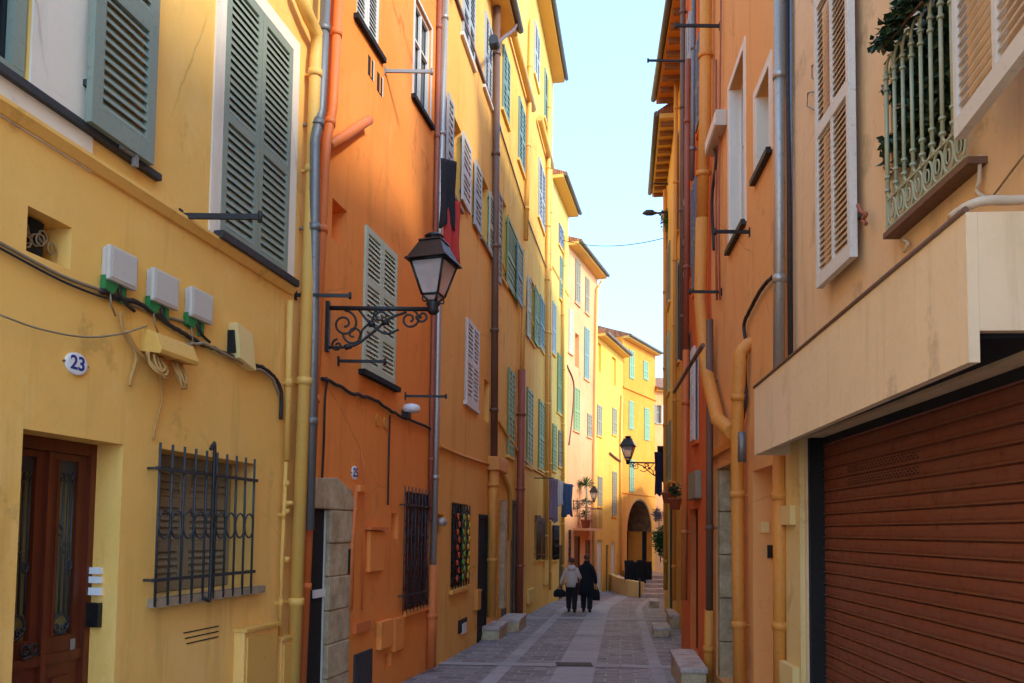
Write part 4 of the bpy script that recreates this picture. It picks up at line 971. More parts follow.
# ===================================================== ground
SD = .146
def mk_paver():
    m, nt, b = newmat('pavers'); g = N(nt, 'ShaderNodeNewGeometry'); mp = N(nt, 'ShaderNodeMapping'); mp.inputs['Rotation'].default_value = (0, 0, math.atan(SD))
    nt.links.new(g.outputs['Position'], mp.inputs['Vector']); v = mp.outputs['Vector']
    br = N(nt, 'ShaderNodeTexBrick'); br.offset = .5; nt.links.new(v, br.inputs['Vector'])
    br.inputs['Scale'].default_value = 1; br.inputs['Brick Width'].default_value = .42; br.inputs['Row Height'].default_value = .26; br.inputs['Mortar Size'].default_value = .013; br.inputs['Mortar Smooth'].default_value = .3; br.inputs['Bias'].default_value = 0
    br.inputs['Color1'].default_value = (*lin('6a6867'), 1); br.inputs['Color2'].default_value = (*lin('928f8d'), 1); br.inputs['Mortar'].default_value = (*lin('a8a6a4'), 1)
    n1 = noise(nt, v, .8, 5); n2 = noise(nt, v, 7, 6, .7); n3 = noise(nt, v, 2.2, 2)
    col = mix(nt, ramp(nt, n1, .35, .7, 0, .5), br.outputs['Color'], lin('8a7a78'))
    col = mix(nt, ramp(nt, n2, .5, .72, 0, .5), col, lin('3e373a')); col = mix(nt, ramp(nt, n3, .66, .8, 0, .7), col, lin('a89c94'))
    nt.links.new(col, b.inputs['Base Color']); nt.links.new(ramp(nt, n2, .3, .7, .5, .8), b.inputs['Roughness'])
    s = N(nt, 'ShaderNodeMath', operation='MULTIPLY_ADD'); nt.links.new(br.outputs['Fac'], s.inputs[0]); s.inputs[1].default_value = -1.2; nt.links.new(n2, s.inputs[2])
    bump(nt, b, s.outputs[0], .6, .012); return m
def mk_strip():
    m, nt, b = newmat('pale_slabs'); g = N(nt, 'ShaderNodeNewGeometry'); mp = N(nt, 'ShaderNodeMapping'); mp.inputs['Rotation'].default_value = (0, 0, math.atan(SD))
    nt.links.new(g.outputs['Position'], mp.inputs['Vector']); v = mp.outputs['Vector']
    n1 = noise(nt, v, 1.1, 5); n2 = noise(nt, v, 9, 6, .7)
    br = N(nt, 'ShaderNodeTexBrick'); br.offset = 0; nt.links.new(v, br.inputs['Vector']); br.inputs['Scale'].default_value = 1; br.inputs['Brick Width'].default_value = 3; br.inputs['Row Height'].default_value = .9; br.inputs['Mortar Size'].default_value = .008
    br.inputs['Color1'].default_value = (*lin('969290'), 1); br.inputs['Color2'].default_value = (*lin('a6a2a0'), 1); br.inputs['Mortar'].default_value = (*lin('5c5352'), 1)
    col = mix(nt, ramp(nt, n1, .35, .7, 0, .6), br.outputs['Color'], lin('b4aeaa')); col = mix(nt, ramp(nt, n2, .52, .75, 0, .5), col, lin('5f5656'))
    nt.links.new(col, b.inputs['Base Color']); b.inputs['Roughness'].default_value = .75; bump(nt, b, n2, .4, .01); return m
M['paver'] = mk_paver(); M['strip'] = mk_strip()
ys = [-150, -20, -10, 0, 6, 12, 18, 24, 30, 36, 45, 300]
vs = []; fs = []
for y in ys: vs += [(-200, y, gz(y)), (200, y, gz(y))]
for i in range(len(ys)-1): fs.append((2*i, 2*i+1, 2*i+3, 2*i+2))
g = MB().add(vs, fs); tag(g.build('ground', M['paver']), kind='structure')
def cx(y): # street axis offset
    return SD*(y-9.94) + (max(0, y-23)**1.35)*.05
def strip(u0, u1, y0, y1, lift, name):
    q = MB(); k = int((y1-y0)/1.5)+1; vs = []; fs = []
    for i in range(k+1):
        y = y0+(y1-y0)*i/k; vs += [(u0+cx(y), y, gz(y)+lift), (u1+cx(y), y, gz(y)+lift)]
    for i in range(k): fs.append((2*i, 2*i+1, 2*i+3, 2*i+2))
    q.add(vs, fs); return tag(q.build(name, M['strip']), kind='structure')
strip(.49, 1.07, 2, 33, .004, 'paving_band'); strip(-.42, -.2, 8, 31, .004, 'paving_band'); strip(1.9, 2.08, 2, 30, .004, 'paving_band')
for yc, hw in ((7.3, .12), (11.75, .16), (20.0, .3), (15.9, .05), (26.5, .12)):
    q = MB(); c = cx(yc); a, e = -2.4, 3.3; dz = .008
    q.add([(a+c, yc-hw-a*SD*.2, gz(yc-hw)+dz), (e+c, yc-hw-e*SD*.2, gz(yc-hw)+dz), (e+c, yc+hw-e*SD*.2, gz(yc+hw)+dz), (a+c, yc+hw-a*SD*.2, gz(yc+hw)+dz)], [(0,1,2,3)])
    tag(q.build('paving_crossband', M['strip']), kind='structure')
p0, p1 = ground(556, 665), ground(592, 665); yc = p0.y
q = MB(); z = gz(yc)+.012; q.cbox((p0.x, yc-.17, z-.003), (p1.x, yc+.17, z+.002))
t = thing('drain_grate', 'dark iron drain grate across the pale centre band of the street', 'drain grate', (p0.x, yc, gz(yc)))
q.build('frame', M['iron'], t); q = MB()
for i in range(18):
    x = p0.x+.02+(p1.x-p0.x-.04)*i/17; q.cbox((x-.006, yc-.15, z+.002), (x+.006, yc+.15, z+.014))
q.build('bars', M['iron2'], t)
# steps and blocks
def block(p0, p1, yb, dy, h, name, label, cat, rot=.146, group=None, slab=True):
    a = ground(p0, yb); c = ground(p1, yb); z = gz(a.y); wd = c.x-a.x
    t = thing(name, label, cat, ((a.x+c.x)/2, a.y, z), group)
    def bx(e, z0, z1, mt, nm, bev):
        q = MB(); pts = []
        for x, y in ((a.x-e, a.y-e), (c.x+e, a.y-e), (c.x+e+rot*dy, a.y+dy+e), (a.x-e+rot*dy, a.y+dy+e)): pts.append((x, y))
        q.hexa([Vector((x, y, z+z0)) for x, y in pts]+[Vector((x, y, z+z1)) for x, y in pts]); q.build(nm, M[mt], t, bevel=bev)
    bx(-.02, -.05, h-.07, 'stone', 'base', .01); bx(.0, h-.07, h, 'step', 'tread', .015)
G = 'stone doorsteps along the street'
block(474, 500, 640, 1.1, .26, 'doorstep', 'grey stone doorstep at the amber house door on the left', 'doorstep', group=G)
block(498, 520, 632, 1.2, .28, 'doorstep', 'square stone doorstep just before the red pipe on the left', 'doorstep', group=G)
block(653, 670, 637, .95, .2, 'doorstep', 'stone doorstep block standing out in the street on the right, dark underneath', 'doorstep', group=G)
block(669, 684, 629, 1.4, .33, 'doorstep', 'pale doorstep tucked against the golden house on the right', 'doorstep', group=G)
block(650, 659, 608, 1.2, .22, 'doorstep', 'farthest small doorstep on the right near the hanging plants', 'doorstep', group=G)
block(680, 708, 692, 1.6, .3, 'doorstep', 'large nearest stone block on the right with a reddish top', 'doorstep', rot=.125, group=G)
# far steps, terrace, low wall
zt0 = gz(29.6)
q = MB(); n = 5
for i in range(n):
    y = 29.6+i*.75; x0 = (640-512)/750*y; q.cbox((x0, y, -1.4), (6.9, y+.75 if i < n-1 else 45, zt0+.14*(i+1)))
tag(q.build('steps', M['step']), kind='structure')
q = MB(); zw = zt0+.62
pts = [(4.55, 36.8), (4.62, 32.0), (4.75, 30.6), (5.04, 29.7)]
for (xa, ya), (xb, yb) in zip(pts, pts[1:]):
    q.hexa([Vector(p) for p in ((xa, ya, -1.4), (xb, yb, -1.4), (xb+.22, yb+.05, -1.4), (xa+.22, ya+.05, -1.4), (xa, ya, zw), (xb, yb, zw-.02), (xb+.22, yb+.05, zw-.02), (xa+.22, ya+.05, zw))])
tag(q.build('low_wall', M['pal']), 'low yellow wall curving up beside the far steps', 'wall')
tag(MB().cbox((4.78, 31, -1.4), (5.2, 45, zt0+.5)).build('terrace', M['step']), kind='structure')
q = MB().tube([(5.06, 29.6, gz(29.6)), (5.06, 29.6, gz(29.6)+.75)], .035, 8); tag(q.build('bollard', M['iron']), 'thin dark bollard at the foot of the far steps', 'bollard')

# ===================================================== cloth
def garment(P, u, wd, h, mat, name, label, cat, folds=3, taper=.15, group=None, sleeves=False, amp=.04):
    P = Vector(P); u = Vector(u).normalized(); n = u.cross(Z3); nx, nz_ = 14, 16; q = MB(); vs = []
    ph = rnd.random()*6
    for side in (1, -1):
        for j in range(nz_+1):
            f = j/nz_
            for i in range(nx+1):
                g_ = i/nx-.5; w_ = wd*(1-taper*math.sin(f*PI*.9))*(1 if not sleeves else (1.0 if f < .35 else .62))
                e = .03*wd*math.sin(f*9+ph+g_*5)
                o = amp*math.sin(g_*folds*2*PI+ph)*(.3+f)+side*.008
                z = -h*f*(1+.05*math.sin(g_*7+ph)*(f > .8))
                vs.append(P+u*(g_*w_+e*f)+n*o+Z3*z)
    fs = []; k = (nx+1)*(nz_+1)
    for s_ in range(2):
        for j in range(nz_):
            for i in range(nx): a = s_*k+j*(nx+1)+i; fs.append((a, a+1, a+nx+2, a+nx+1))
    for j in range(nz_):
        for i in (0, nx): a = j*(nx+1)+i; fs.append((a, a+nx+1, a+nx+1+k, a+k))
    for i in range(nx):
        for j in (0, nz_): a = j*(nx+1)+i; fs.append((a, a+1, a+1+k, a+k))
    q.add(vs, fs, True); return tag(q.build(name, M[mat]), label, cat, group)
w = L5; uu = w.d3
def clothesline(w, x0, x1, y, out, label):
    a, z = w.sz(x0, y, out); c, _ = w.sz(x1, y, out); t = thing('clothes_line', label, 'clothes line', w.pt(a, 0, z)); q = MB()
    for s_ in (a, c): q.tube([w.pt(s_, 0, z), w.pt(s_, out+.05, z)], .015, 6)
    q.build('bracket', M['iron'], t); MB().tube([w.pt(a, out, z), w.pt(c, out, z)], .006, 5).build('line', M['gcable'], t); return z
z5 = clothesline(w, 552, 573, 478, .8, 'clothes line with three garments under a pale yellow house window')
for px, wd, h, mt, nm, lab in ((554, .55, 1.25, 'purple', 'towel', 'mauve laundry hanging leftmost on the line of the pale yellow house'), (560, .5, .75, 'whitefab', 'shirt', 'white laundry hanging between the mauve and blue pieces'), (567, .85, 1.05, 'bluefab', 'sheet', 'blue laundry hanging rightmost on the line of the pale yellow house')):
    p = w.p3(px, 478, .8); p.z = z5; garment(p, uu+w.n3*.5, wd*.75, h, mt, nm, lab, 'laundry', group='laundry at the pale yellow house')
w = L3
p = w.p3(449, 160, .38); garment(p, w.d3*.6+w.n3*.8, .24, .95, 'blackfab', 'coat', 'black garment hanging from the amber house window above the lantern', 'laundry', 2, .1, amp=.02)
p = w.p3(452, 200, .42); garment(p, w.d3*.6+w.n3*.8, .26, .9, 'redfab', 'scarf', 'red patterned cloth hanging below the black garment', 'laundry', 2, .1, amp=.02)
w = R5
for i, (px, py, h, mt, lab) in enumerate(((658.5, 452, 1.25, 'navy', 'dark navy laundry hanging beside the far lantern'), (661.5, 446, 1.1, 'blackfab', 'black laundry hanging closest to the straw house wall'))):
    p = ray(px, py); p = CAM+p*((21.6+i*.5)/p.y); garment(p, (1, .25, 0), .26, h, mt, 'shirt', lab, 'laundry', 2, .2, group='laundry by the far lantern')
# dark cloth over the low wall
q = MB(); 
p = Vector((4.95, 31.3, zt0+1.35))
for i in range(4):
    xx = 4.88+i*.3; garment((xx, 31.2+i*.25, zt0+1.4-.07*(i % 2)), (1, .35, 0), .42, .95+.08*(i % 3), 'blackfab', 'black_cloth', ['leftmost black cloth hung behind the low wall under the arch', 'second black cloth from the left hung behind the low wall', 'third black cloth from the left hung behind the low wall', 'rightmost black cloth hung behind the low wall by the steps'][i], 'cloth', 2, .05, group='black cloths behind the low wall', amp=.06)

# ===================================================== plants
def leaves(mb, c, rad, n, size, up=.3):
    for _ in range(n):
        while True:
            d = Vector((rnd.uniform(-1, 1), rnd.uniform(-1, 1), rnd.uniform(-1, 1)))
            if d.length < 1: break
        p = Vector(c)+Vector((d.x*rad[0], d.y*rad[1], d.z*rad[2]))
        a = Vector((rnd.uniform(-1, 1), rnd.uniform(-1, 1), rnd.uniform(-.8, .4))).normalized(); b_ = a.cross(Vector((rnd.uniform(-1, 1), rnd.uniform(-1, 1), 1))).normalized()
        s_ = size*rnd.uniform(.6, 1.3); nn = a.cross(b_)*s_*.15
        mb.add([p, p+a*s_*.5+b_*s_*.32+nn, p+a*s_, p+a*s_*.5-b_*s_*.32+nn], [(0,1,2),(0,2,3)])
w = R1
t = thing('ivy', 'dark green ivy leaves hanging over the green balcony grille', 'plant', w.p3(905, 60, .1)); q = MB()
for i in range(9):
    c = w.p3(884+i*5, 38-i*7, .14); c.z += 0; leaves(q, c, (.06, .09, .06), 60, .055)
q.build('foliage', M['dleaf'], t)
q = MB().tube(smooth_path([w.p3(882+i*10, 50-i*12, .13) for i in range(5)], 3), .008, 5); q.build('stem', M['brownpipe'], t)
q = MB()
for i in range(16): leaves(q, w.p3(896+(i % 8)*8, 150-(i % 8)*10-70*(i//8), -.03), (.05, .1, .22), 70, .08)
tag(q.build('balcony_shrub', M['dleaf']), 'shadowy green shrub standing behind the balcony grille bars', 'plant')
w = L6
def pot(t, c, r_=.14, h=.24):
    MB().lathe(c, [(r_*.7, 0), (r_, h*.85), (r_*1.12, h*.86), (r_*1.12, h), (r_*.9, h)]).build('pot', M['terra'], t)
s0, s1 = w.sz(577, 525)[0], w.sz(577, 525)[0]; zbal = w.sz(573, 528)[1]; c = w.pt(s0+.2, .3, zbal)
t = thing('spiky_plant', 'tall yucca-like potted plant with spiky top on the peach house balcony', 'potted plant', c); pot(t, c, .2, .35)
ztop = w.sz(579, 478, .3)[1]; MB().tube([c+Z3*.3, Vector((c.x+.05, c.y, ztop-.9)), Vector((c.x+.02, c.y, ztop-.2))], [.06, .05, .04], 7).build('trunk', M['greybrown'], t); q = MB()
for k, (zc, L_, n_) in enumerate(((ztop-.2, .5, 44), (ztop-.9, .3, 20), (ztop-1.4, .35, 24))):
    for i in range(n_):
        a = rnd.uniform(0, 2*PI); e = rnd.uniform(-.4, 1.4); d = Vector((math.cos(a)*math.cos(e), math.sin(a)*math.cos(e), math.sin(e))); p = Vector((c.x, c.y, zc)); sd = d.cross(Z3).normalized()*.025
        q.add([p-sd, p+sd, p+d*L_*.6+sd*.8-Z3*.04, p+d*L_-Z3*.12, p+d*L_*.6-sd*.8-Z3*.04], [(0,1,2,3,4)])
q.build('foliage', M['leaf'], t)
def bush(name, label, px, py, Y, rad, n, size, mat='leaf', potted=True, stem=True):
    d = ray(px, py); c = CAM+d*(Y/d.y)
    t = thing(name, label, 'plant', (c.x, c.y, c.z-rad[2])); q = MB()
    for _ in range(7): leaves(q, c+Vector((rnd.uniform(-.5, .5)*rad[0], rnd.uniform(-.5, .5)*rad[1], rnd.uniform(-.6, .6)*rad[2])), (rad[0]*.6, rad[1]*.6, rad[2]*.5), n//7, size)
    q.build('foliage', M[mat], t); MB().tube([(c.x, c.y, c.z-rad[2]*1.2), (c.x, c.y, c.z+rad[2]*.4)], .015, 5).build('stem', M['brownpipe'], t)
    if potted: pot(t, (c.x, c.y, c.z-rad[2]*1.2-.24))
bush('hanging_plant', 'fresh green plant trailing at the corner of the last house on the right', 660.5, 540, 22.2, (.22, .3, .55), 1100, .09, potted=False)
bush('flowering_plant', 'greyish flowering plant above the trailing green plant', 659, 516, 22.9, (.2, .25, .25), 420, .07, 'purple', potted=False)
bush('wall_plant', 'light green plant growing high on the straw house front', 667, 225, 21.5, (.2, .3, .6), 700, .08, potted=False)
bush('dark_potted_plant', 'dark potted plant hanging beside the golden house', 675, 490, 15.5, (.14, .14, .14), 160, .07, 'dleaf')
bush('orange_flowers', 'small orange flowers left of the dark potted plant', 668, 488, 16.5, (.1, .1, .08), 90, .05, 'eaveo')

# ===================================================== lanterns (local coordinates: wall plate at x=0, arm along +x)
lamp = thing('street_lantern', 'x', 'street lamp', (0, 0, 0), 'wall lanterns along the street'); ORG[lamp] = Vector((0, 0, 0))
AL = 1.0; q = MB(); q.cbox((-.02, -.03, -.42), (.02, .03, .06)); q.tube([(0, 0, 0), (AL, 0, 0)], .022, 8)
def spiral(cx_, cz, r0, turns, a0, sgn=1, r=.011, n=26):
    return q.tube([(cx_+r0*(1-.8*k/n)*math.cos(a0+sgn*2*PI*turns*k/n), 0, cz+r0*(1-.8*k/n)*math.sin(a0+sgn*2*PI*turns*k/n)) for k in range(n+1)], r, 6)
spiral(.16, -.15, .13, 1.5, PI*.5, -1); spiral(.25, -.25, .1, 1.3, PI, 1); spiral(.78, -.1, .1, 1.5, PI*.6, -1); spiral(.9, -.07, .06, 1.2, PI, 1); spiral(.5, -.08, .06, 1.2, 0, 1); spiral(.1, -.36, .06, 1.2, PI*.5, 1)
q.tube(smooth_path([(.02, 0, -.38), (.25, 0, -.36), (.42, 0, -.24), (.58, 0, -.1), (.75, 0, -.03)], 5), .014, 6)
q.tube(smooth_path([(.3, 0, -.02), (.4, 0, -.14), (.55, 0, -.24), (.68, 0, -.2)], 5), .011, 6)
q.tube(smooth_path([(.45, 0, -.02), (.42, 0, -.12), (.34, 0, -.2), (.3, 0, -.3)], 5), .011, 6)
for cx_, cz in ((.42, -.16), (.55, -.14), (.2, -.38)): q.tube([(cx_-.03, 0, cz), (cx_+.03, 0, cz+.02)], .028, 6)
q.lathe((AL, 0, -.05), [(.03, 0), (.06, .03), (.05, .07), (.07, .1), (.05, .13)], 10)
q.build('bracket', M['iron'], lamp)
def frust(mb, h0, r0, h1, r1, th=0):   # square frustum, turned 20 degrees
    pts = []
    for h, r in ((h0, r0), (h1, r1)):
        for k in range(4): a = PI/4+k*PI/2+TW; pts.append((AL+r*math.cos(a), r*math.sin(a), h))
    return mb.hexa([Vector(p) for p in pts])
TW = math.radians(-18)
q = MB()   # frame bars along 4 edges
def cor(r, h, k): a = PI/4+k*PI/2+TW; return Vector((AL+r*math.cos(a), r*math.sin(a), h))
Z0, Z1, R0, R1_ = .13, .44, .115, .235
for k in range(4):
    q.tube([cor(R0, Z0, k), cor(R1_, Z1, k)], .012, 6); q.tube([cor(R0, Z0, k), cor(R0, Z0, k+1)], .011, 6); q.tube([cor(R1_, Z1, k), cor(R1_, Z1, k+1)], .014, 6)
    q.tube([cor(R0, Z0, k), cor(.025, .05, k)], .010, 6); q.tube(smooth_path([cor(R0*.9, Z0-.01, k), cor(R0*.9, Z0-.06, k), cor(.05, .07, k)], 4), .007, 5)
lf = q.build('lantern_frame', M['lampblk'], lamp)
q = MB()
for k in range(4):
    a, c, d, e = cor(R0*.97, Z0+.01, k), cor(R0*.97, Z0+.01, k+1), cor(R1_*.97, Z1-.01, k+1), cor(R1_*.97, Z1-.01, k); q.add([a, c, d, e], [(0,1,2,3)])
    a, c, d, e = cor(.025, .055, k), cor(.025, .055, k+1), cor(R0*.95, Z0-.005, k+1), cor(R0*.95, Z0-.005, k); q.add([a, c, d, e], [(0,1,2,3)])
q.build('glass', M['lampglass'], lf)
q = MB(); frust(q, Z1+.005, .30, Z1+.025, .285); frust(q, Z1+.026, .27, Z1+.20, .15); frust(q, Z1+.201, .165, Z1+.215, .155)
q.lathe((AL, 0, Z1+.215), [(.08, 0), (.06, .02), (.09, .035), (.095, .05), (.07, .07), (.02, .078)], 14); rf = q.build('lantern_roof', M['lampblk'], lamp)
q = MB(); q.lathe((AL, 0, Z0+.02), [(.05, 0), (.05, .02), (.04, .03)], 10); frust(q, Z1-.1, .14, Z1-.02, .16); q.build('reflector', M['silver'], lamp)
def place_lamp(o, w, px, py, px_end, label, sc_=1, side=1):
    a, z = w.sz(px, py); p = w.pt(a, .01, z); o.location = p; lo, hi = .2, 4
    sg = 1 if proj(w.pt(a, 1, z))[0] > px else -1
    for _ in range(30):
        m_ = (lo+hi)/2
        if sg*(proj(p+Vector((sg*m_, 0, 0)))[0]-px_end) < 0: lo = m_
        else: hi = m_
    o.rotation_euler = (0, 0, 0 if sg > 0 else PI); o.scale = (lo, lo, lo) if sc_ is None else (sc_,)*3; o['label'] = label
    print(label, 'arm', lo)
def dup(root):
    r_ = root.copy(); COL.objects.link(r_)
    for ch in list(root.children):
        c_ = ch.copy(); COL.objects.link(c_); c_.parent = r_
        for g_ in list(ch.children): d_ = g_.copy(); COL.objects.link(d_); d_.parent = c_
    return r_
l2, l3 = dup(lamp), dup(lamp)
place_lamp(lamp, L2, 327, 308, 433, 'big black four-sided lantern on a scrolled bracket from the orange wall', None)
place_lamp(l2, R5, 665, 463, 628, 'middle-distance black lantern reaching from the right in front of the archway', None)
place_lamp(l3, L6, 573, 501, 594, 'farthest small lantern in front of the peach house on the left', None)

# floodlight under L3 eave with curved arm, and lamp on R5
w = L3
t = thing('floodlight', 'dark round floodlight on a curved arm under the amber house eave', 'floodlight', w.p3(497, 40, .3)); p = w.p3(495, 45, .35); e = w.p3(516, 10, .4)
MB().tube(smooth_path([e+Vector((0,0,.1)), e-Z3*.35, p.lerp(e, .4)-Z3*.15, p], 5), .035, 8).build('arm', M['brownpipe'], t)
MB().tube([p-w.n3*.1-Z3*.02, p, p+w.d3*-.18], [.07, .1, .09], 10).build('head', M['iron2'], t)
w = R5
t = thing('road_lamp', 'grey street light head sticking out from the right towards the sky', 'street lamp', w.p3(667, 211, .1)); a, z = w.sz(666.5, 213)
MB().tube(smooth_path([w.pt(a, 0, z-.1), w.pt(a, .25, z), w.pt(a, .4, z+.02)], 4), .025, 6).build('arm', M['silver'], t)
MB().tube([w.pt(a, .32, z+.0), w.pt(a, .42, z+.03), w.pt(a, .6, z+.04), w.pt(a, .72, z+.02)], [.03, .09, .09, .02], 10).build('head', M['iron2'], t)
# wires across the sky
def wire(p, c, label):
    p, c = Vector(p), Vector(c); pts = [p.lerp(c, i/16)-Z3*(.25*4*(i/16)*(1-i/16)) for i in range(17)]; tag(MB().tube(pts, .012, 5).build('overhead_wire', M['cable']), label, 'wire')
wire(L5.p3(562, 240, 0), R5.p3(668, 237, 0), 'thin overhead wire crossing the sky between the two house rows')

# ===================================================== people
def skinbody(name, joints, edges, parent, mat, sub=2):
    me = bpy.data.meshes.new(name); names = list(joints); me.from_pydata([joints[k][0] for k in names], [(names.index(a), names.index(b_)) for a, b_ in edges], [])
    o = bpy.data.objects.new(name, me); COL.objects.link(o); m_ = o.modifiers.new('skin', 'SKIN'); m_.use_smooth_shade = True
    if not me.skin_vertices: me.skin_vertices.new()
    for i, k in enumerate(names):
        sv = me.skin_vertices[0].data[i]; r_ = joints[k][1]; sv.radius = r_ if isinstance(r_, tuple) else (r_, r_); sv.use_root = (i == 0)
    s_ = o.modifiers.new('sub', 'SUBSURF'); s_.levels = sub; s_.render_levels = sub
    dg = bpy.context.evaluated_depsgraph_get(); m2 = bpy.data.meshes.new_from_object(o.evaluated_get(dg)); o.modifiers.clear(); o.data = m2; m2.materials.clear(); m2.materials.append(mat)
    m2.polygons.foreach_set('use_smooth', [True]*len(m2.polygons)); o.parent = parent; ORG[o] = ORG[parent]; return o
def loft(rings, n=20):  # rings: (cx, cy, z, rx, ry)
    q = MB(); vs = []; fs = []
    for c in rings:
        for j in range(n): a = 2*PI*j/n; vs.append((c[0]+c[3]*math.cos(a), c[1]+c[4]*math.sin(a), c[2]))
    for i in range(len(rings)-1):
        for j in range(n): fs.append((i*n+j, i*n+(j+1) % n, (i+1)*n+(j+1) % n, (i+1)*n+j))
    fs += [tuple(range(n))[::-1], tuple((len(rings)-1)*n+j for j in range(n))]
    q.add([Vector(v) for v in vs], fs, True); return q
def person(px, Y, H, label, coat, hair, long, arms):
    d = ray(px, 610); x = d.x/d.y*Y; base = Vector((x, Y, gz(Y))); t = thing('person', label, 'person', base); ORG[t] = Vector((0, 0, 0)); k = H/1.7
    J = {}
    def j(n, x_, y_, z_, r_): J[n] = (Vector((x_, y_, z_))*k, r_*k if not isinstance(r_, tuple) else (r_[0]*k, r_[1]*k))
    j('pel', 0, 0, .93, (.14, .11)); j('wst', 0, 0, 1.08, (.125, .1)); j('chs', 0, .01, 1.28, (.155, .11)); j('nk0', 0, .01, 1.43, (.07, .06)); j('nk1', 0, .02, 1.49, .05); j('hd0', 0, .03, 1.56, (.07, .08)); j('hd1', 0, .03, 1.63, (.078, .095)); j('hd2', 0, .02, 1.69, (.05, .06))
    E = [('pel', 'wst'), ('wst', 'chs'), ('chs', 'nk0'), ('nk0', 'nk1'), ('nk1', 'hd0'), ('hd0', 'hd1'), ('hd1', 'hd2')]
    for s_, n in ((-1, 'l'), (1, 'r')):
        st = .12 if n == 'l' else -.1
        j(n+'hip', s_*.09, 0, .88, .095); j(n+'kne', s_*.1, st*.6+.03, .48, .06); j(n+'ank', s_*.1, st, .09, .042); j(n+'toe', s_*.11, st+.14, .04, .04)
        E += [('pel', n+'hip'), (n+'hip', n+'kne'), (n+'kne', n+'ank'), (n+'ank', n+'toe')]
        sh, el, wr = arms[n]; j(n+'sh', s_*.17, .01, 1.38, .055); j(n+'el', *el, .045); j(n+'wr', *wr, .03); E += [('chs', n+'sh'), (n+'sh', n+'el'), (n+'el', n+'wr')]
        dv = (Vector(wr)-Vector(el)).normalized(); pa = Vector(wr)+dv*.06; j(n+'pm', *pa, (.035, .02)); E.append((n+'wr', n+'pm'))
        for f in range(5):
            off = Vector((0, (f-2)*.018, 0)) if f < 4 else Vector((s_*-.02, .035, .02)); p1 = pa+off+dv*(.03 if f < 4 else 0); p2 = p1+dv*(.03+.008*(f in (1, 2)))+Vector((-s_*.01, 0, 0))
            j(f'{n}f{f}a', *p1, .009); j(f'{n}f{f}b', *p2, .008); E += [(n+'pm', f'{n}f{f}a'), (f'{n}f{f}a', f'{n}f{f}b')]
    body = skinbody('body', J, E, t, M['skin'])
    # face details
    q = MB(); 
    for s_ in (-1, 1): q.tube([Vector((s_*.075, .03, 1.60))*k, Vector((s_*.088, .02, 1.62))*k, Vector((s_*.08, .02, 1.65))*k], .013*k, 6)
    q.tube([Vector((0, .115, 1.60))*k, Vector((0, .14, 1.585))*k], .012*k, 6); q.build('face_features', M['skin'], t)
    q = MB(); q.lathe(Vector((0, .015, 1.575))*k, [(.06*k, 0), (.088*k, .03*k), (.096*k, .07*k), (.085*k, .12*k), (.05*k, .15*k), (.01*k, .157*k)], 18); q.build('hair', M[hair], t)
    # legs clothing
    for s_, n in ((-1, 'l'), (1, 'r')):
        P = [J[n+'hip'][0]+Vector((0, 0, .05*k)), J[n+'hip'][0].lerp(J[n+'kne'][0], .5), J[n+'kne'][0], J[n+'kne'][0].lerp(J[n+'ank'][0], .5), J[n+'ank'][0]+Vector((0, 0, .01))]
        MB().tube(smooth_path(P, 4), [ (.115-.0026*i)*k for i in range(len(smooth_path(P, 4)))], 12).build('trouser_leg', M['trousers'], t)
        a_ = J[n+'ank'][0]; q = loft([(a_.x, a_.y+.05*k, 0.0, .045*k, .12*k), (a_.x, a_.y+.05*k, .05*k, .045*k, .12*k), (a_.x, a_.y+.01*k, .1*k, .045*k, .06*k)], 12); q.build('shoe', M['blackfab'], t)
    R_ = [(0, 0, z*k, a*k, c*k) for z, a, c in ([(.5, .23, .17), (.7, .235, .17)] if long else [(.8, .185, .145)])+[(.95, .2, .15), (1.08, .185, .14), (1.25, .205, .15), (1.36, .2, .135), (1.43, .14, .1), (1.5, .07, .075)]]
    jk = loft(R_, 24).build('coat' if long else 'jacket', M[coat], t)
    for s_, n in ((-1, 'l'), (1, 'r')):
        P = smooth_path([J[n+'sh'][0]+Vector((-s_*.04, 0, .0)), J[n+'el'][0], J[n+'wr'][0]], 5); MB().tube(P, [(.078-.03*i/len(P))*k for i in range(len(P))], 10).build('sleeve', M[coat], jk)
    if not long: loft([(0, -.1*k, 1.3*k, .06*k, .03*k), (0, -.13*k, 1.36*k, .12*k, .06*k), (0, -.1*k, 1.44*k, .13*k, .08*k), (0, -.03*k, 1.5*k, .09*k, .08*k)], 16).build('hood', M[coat], jk)
    else: loft([(0, -.0, 1.46*k, .1*k, .09*k), (0, -.0, 1.54*k, .085*k, .085*k)], 16).build('collar', M[coat], jk)
    t.rotation_euler = (0, 0, -math.atan(SD)*1.2)
    RR = Matrix.Rotation(-math.atan(SD)*1.2, 3, 'Z')
    return t, lambda v: base+RR @ (Vector(v)*k)
YP = 22.1
t1, f1 = person(571.5, YP, 1.56, 'person in beige hooded jacket and dark trousers walking away, bag in left hand', 'beige', 'hairb', False, dict(l=(0, (-.27, -.02, 1.12), (-.36, .03, .9)), r=(0, (.24, .0, 1.14), (.27, .14, 1.08))))
t2, f2 = person(586.5, YP+.15, 1.66, 'person in long black coat walking away arm in arm, dark bag in right hand', 'blackfab', 'hairb', True, dict(l=(0, (-.25, .0, 1.12), (-.28, .15, 1.1)), r=(0, (.24, -.02, 1.1), (.27, .02, .86))))
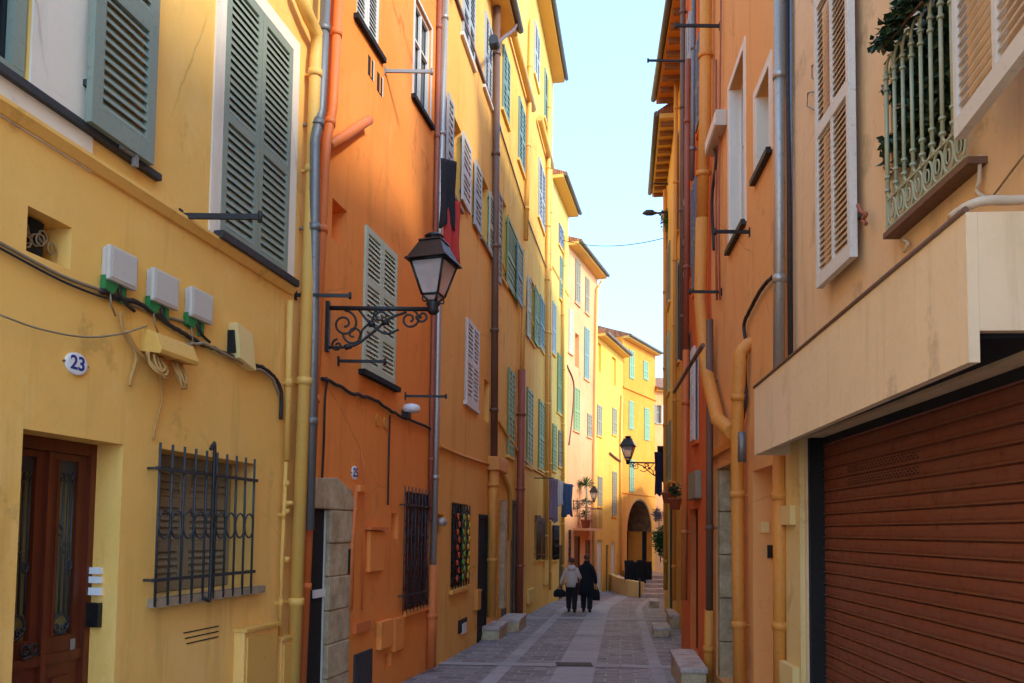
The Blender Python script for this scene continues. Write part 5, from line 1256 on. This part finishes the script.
def bag(c, w_, h, label):
    t = thing('handbag', label, 'bag', c-Z3*(h+.1)); q = MB(); z = c.z-.1
    a = loft([(c.x, c.y, z-h, w_*.45, .06), (c.x, c.y, z-h*.8, w_*.52, .085), (c.x, c.y, z-h*.3, w_*.48, .075), (c.x, c.y, z, w_*.3, .04)], 18); a.build('body', M['blackfab'], t)
    MB().tube([(c.x-w_*.25, c.y, z-.03), (c.x-w_*.12, c.y, z+.06), (c.x, c.y, z+.09), (c.x+w_*.12, c.y, z+.06), (c.x+w_*.25, c.y, z-.03)], .012, 6).build('strap', M['blackfab'], t)
bag(f1((-.39, .05, .82)), .36, .22, 'round black handbag swinging in the left hand of the person in beige')
bag(f2((.29, .04, .78)), .22, .32, 'dark shopping bag in the right hand of the person in the black coat')

# ===================================================== light, sky, render
wd = bpy.data.worlds.new('World'); sc.world = wd; wd.use_nodes = True; nt = wd.node_tree; bg = nt.nodes['Background']
sky = nt.nodes.new('ShaderNodeTexSky'); sky.sky_type = 'NISHITA'; sky.sun_disc = False
SUN = Vector((.62, -.6, .5)).normalized()
el = math.asin(SUN.z); sky.sun_elevation = el; sky.sun_rotation = math.atan2(SUN.x, SUN.y)
sky.dust_density = .3; sky.ozone_density = 2.0; sky.air_density = 1.0
tc = nt.nodes.new('ShaderNodeTexCoord'); va = nt.nodes.new('ShaderNodeVectorMath'); va.operation = 'ADD'; va.inputs[1].default_value = (0, 0, .42); vn = nt.nodes.new('ShaderNodeVectorMath'); vn.operation = 'NORMALIZE'
nt.links.new(tc.outputs['Generated'], va.inputs[0]); nt.links.new(va.outputs[0], vn.inputs[0]); nt.links.new(vn.outputs[0], sky.inputs['Vector']) if 'Vector' in sky.inputs else None
tn = nt.nodes.new('ShaderNodeMix'); tn.data_type = 'RGBA'; tn.blend_type = 'MULTIPLY'; tn.inputs[0].default_value = 1; tn.inputs[7].default_value = (.89, .94, .87, 1)
nt.links.new(sky.outputs[0], tn.inputs[6]); nt.links.new(tn.outputs[2], bg.inputs[0]); bg.inputs[1].default_value = .15
ld = bpy.data.lights.new('sun', 'SUN'); ld.energy = .5; ld.angle = math.radians(7); ld.color = (1, .93, .82)
lo = bpy.data.objects.new('sun', ld); COL.objects.link(lo); lo.rotation_euler = SUN.to_track_quat('Z', 'Y').to_euler()
vs_ = sc.view_settings; vs_.view_transform = 'Standard'; vs_.look = 'None'; vs_.gamma = 1; vs_.exposure = 3.02
sc.render.engine = 'CYCLES'; sc.cycles.max_bounces = 10; sc.cycles.diffuse_bounces = 8; sc.cycles.glossy_bounces = 4; sc.cycles.sample_clamp_indirect = 6
sc.render.resolution_x = 1024; sc.render.resolution_y = 683
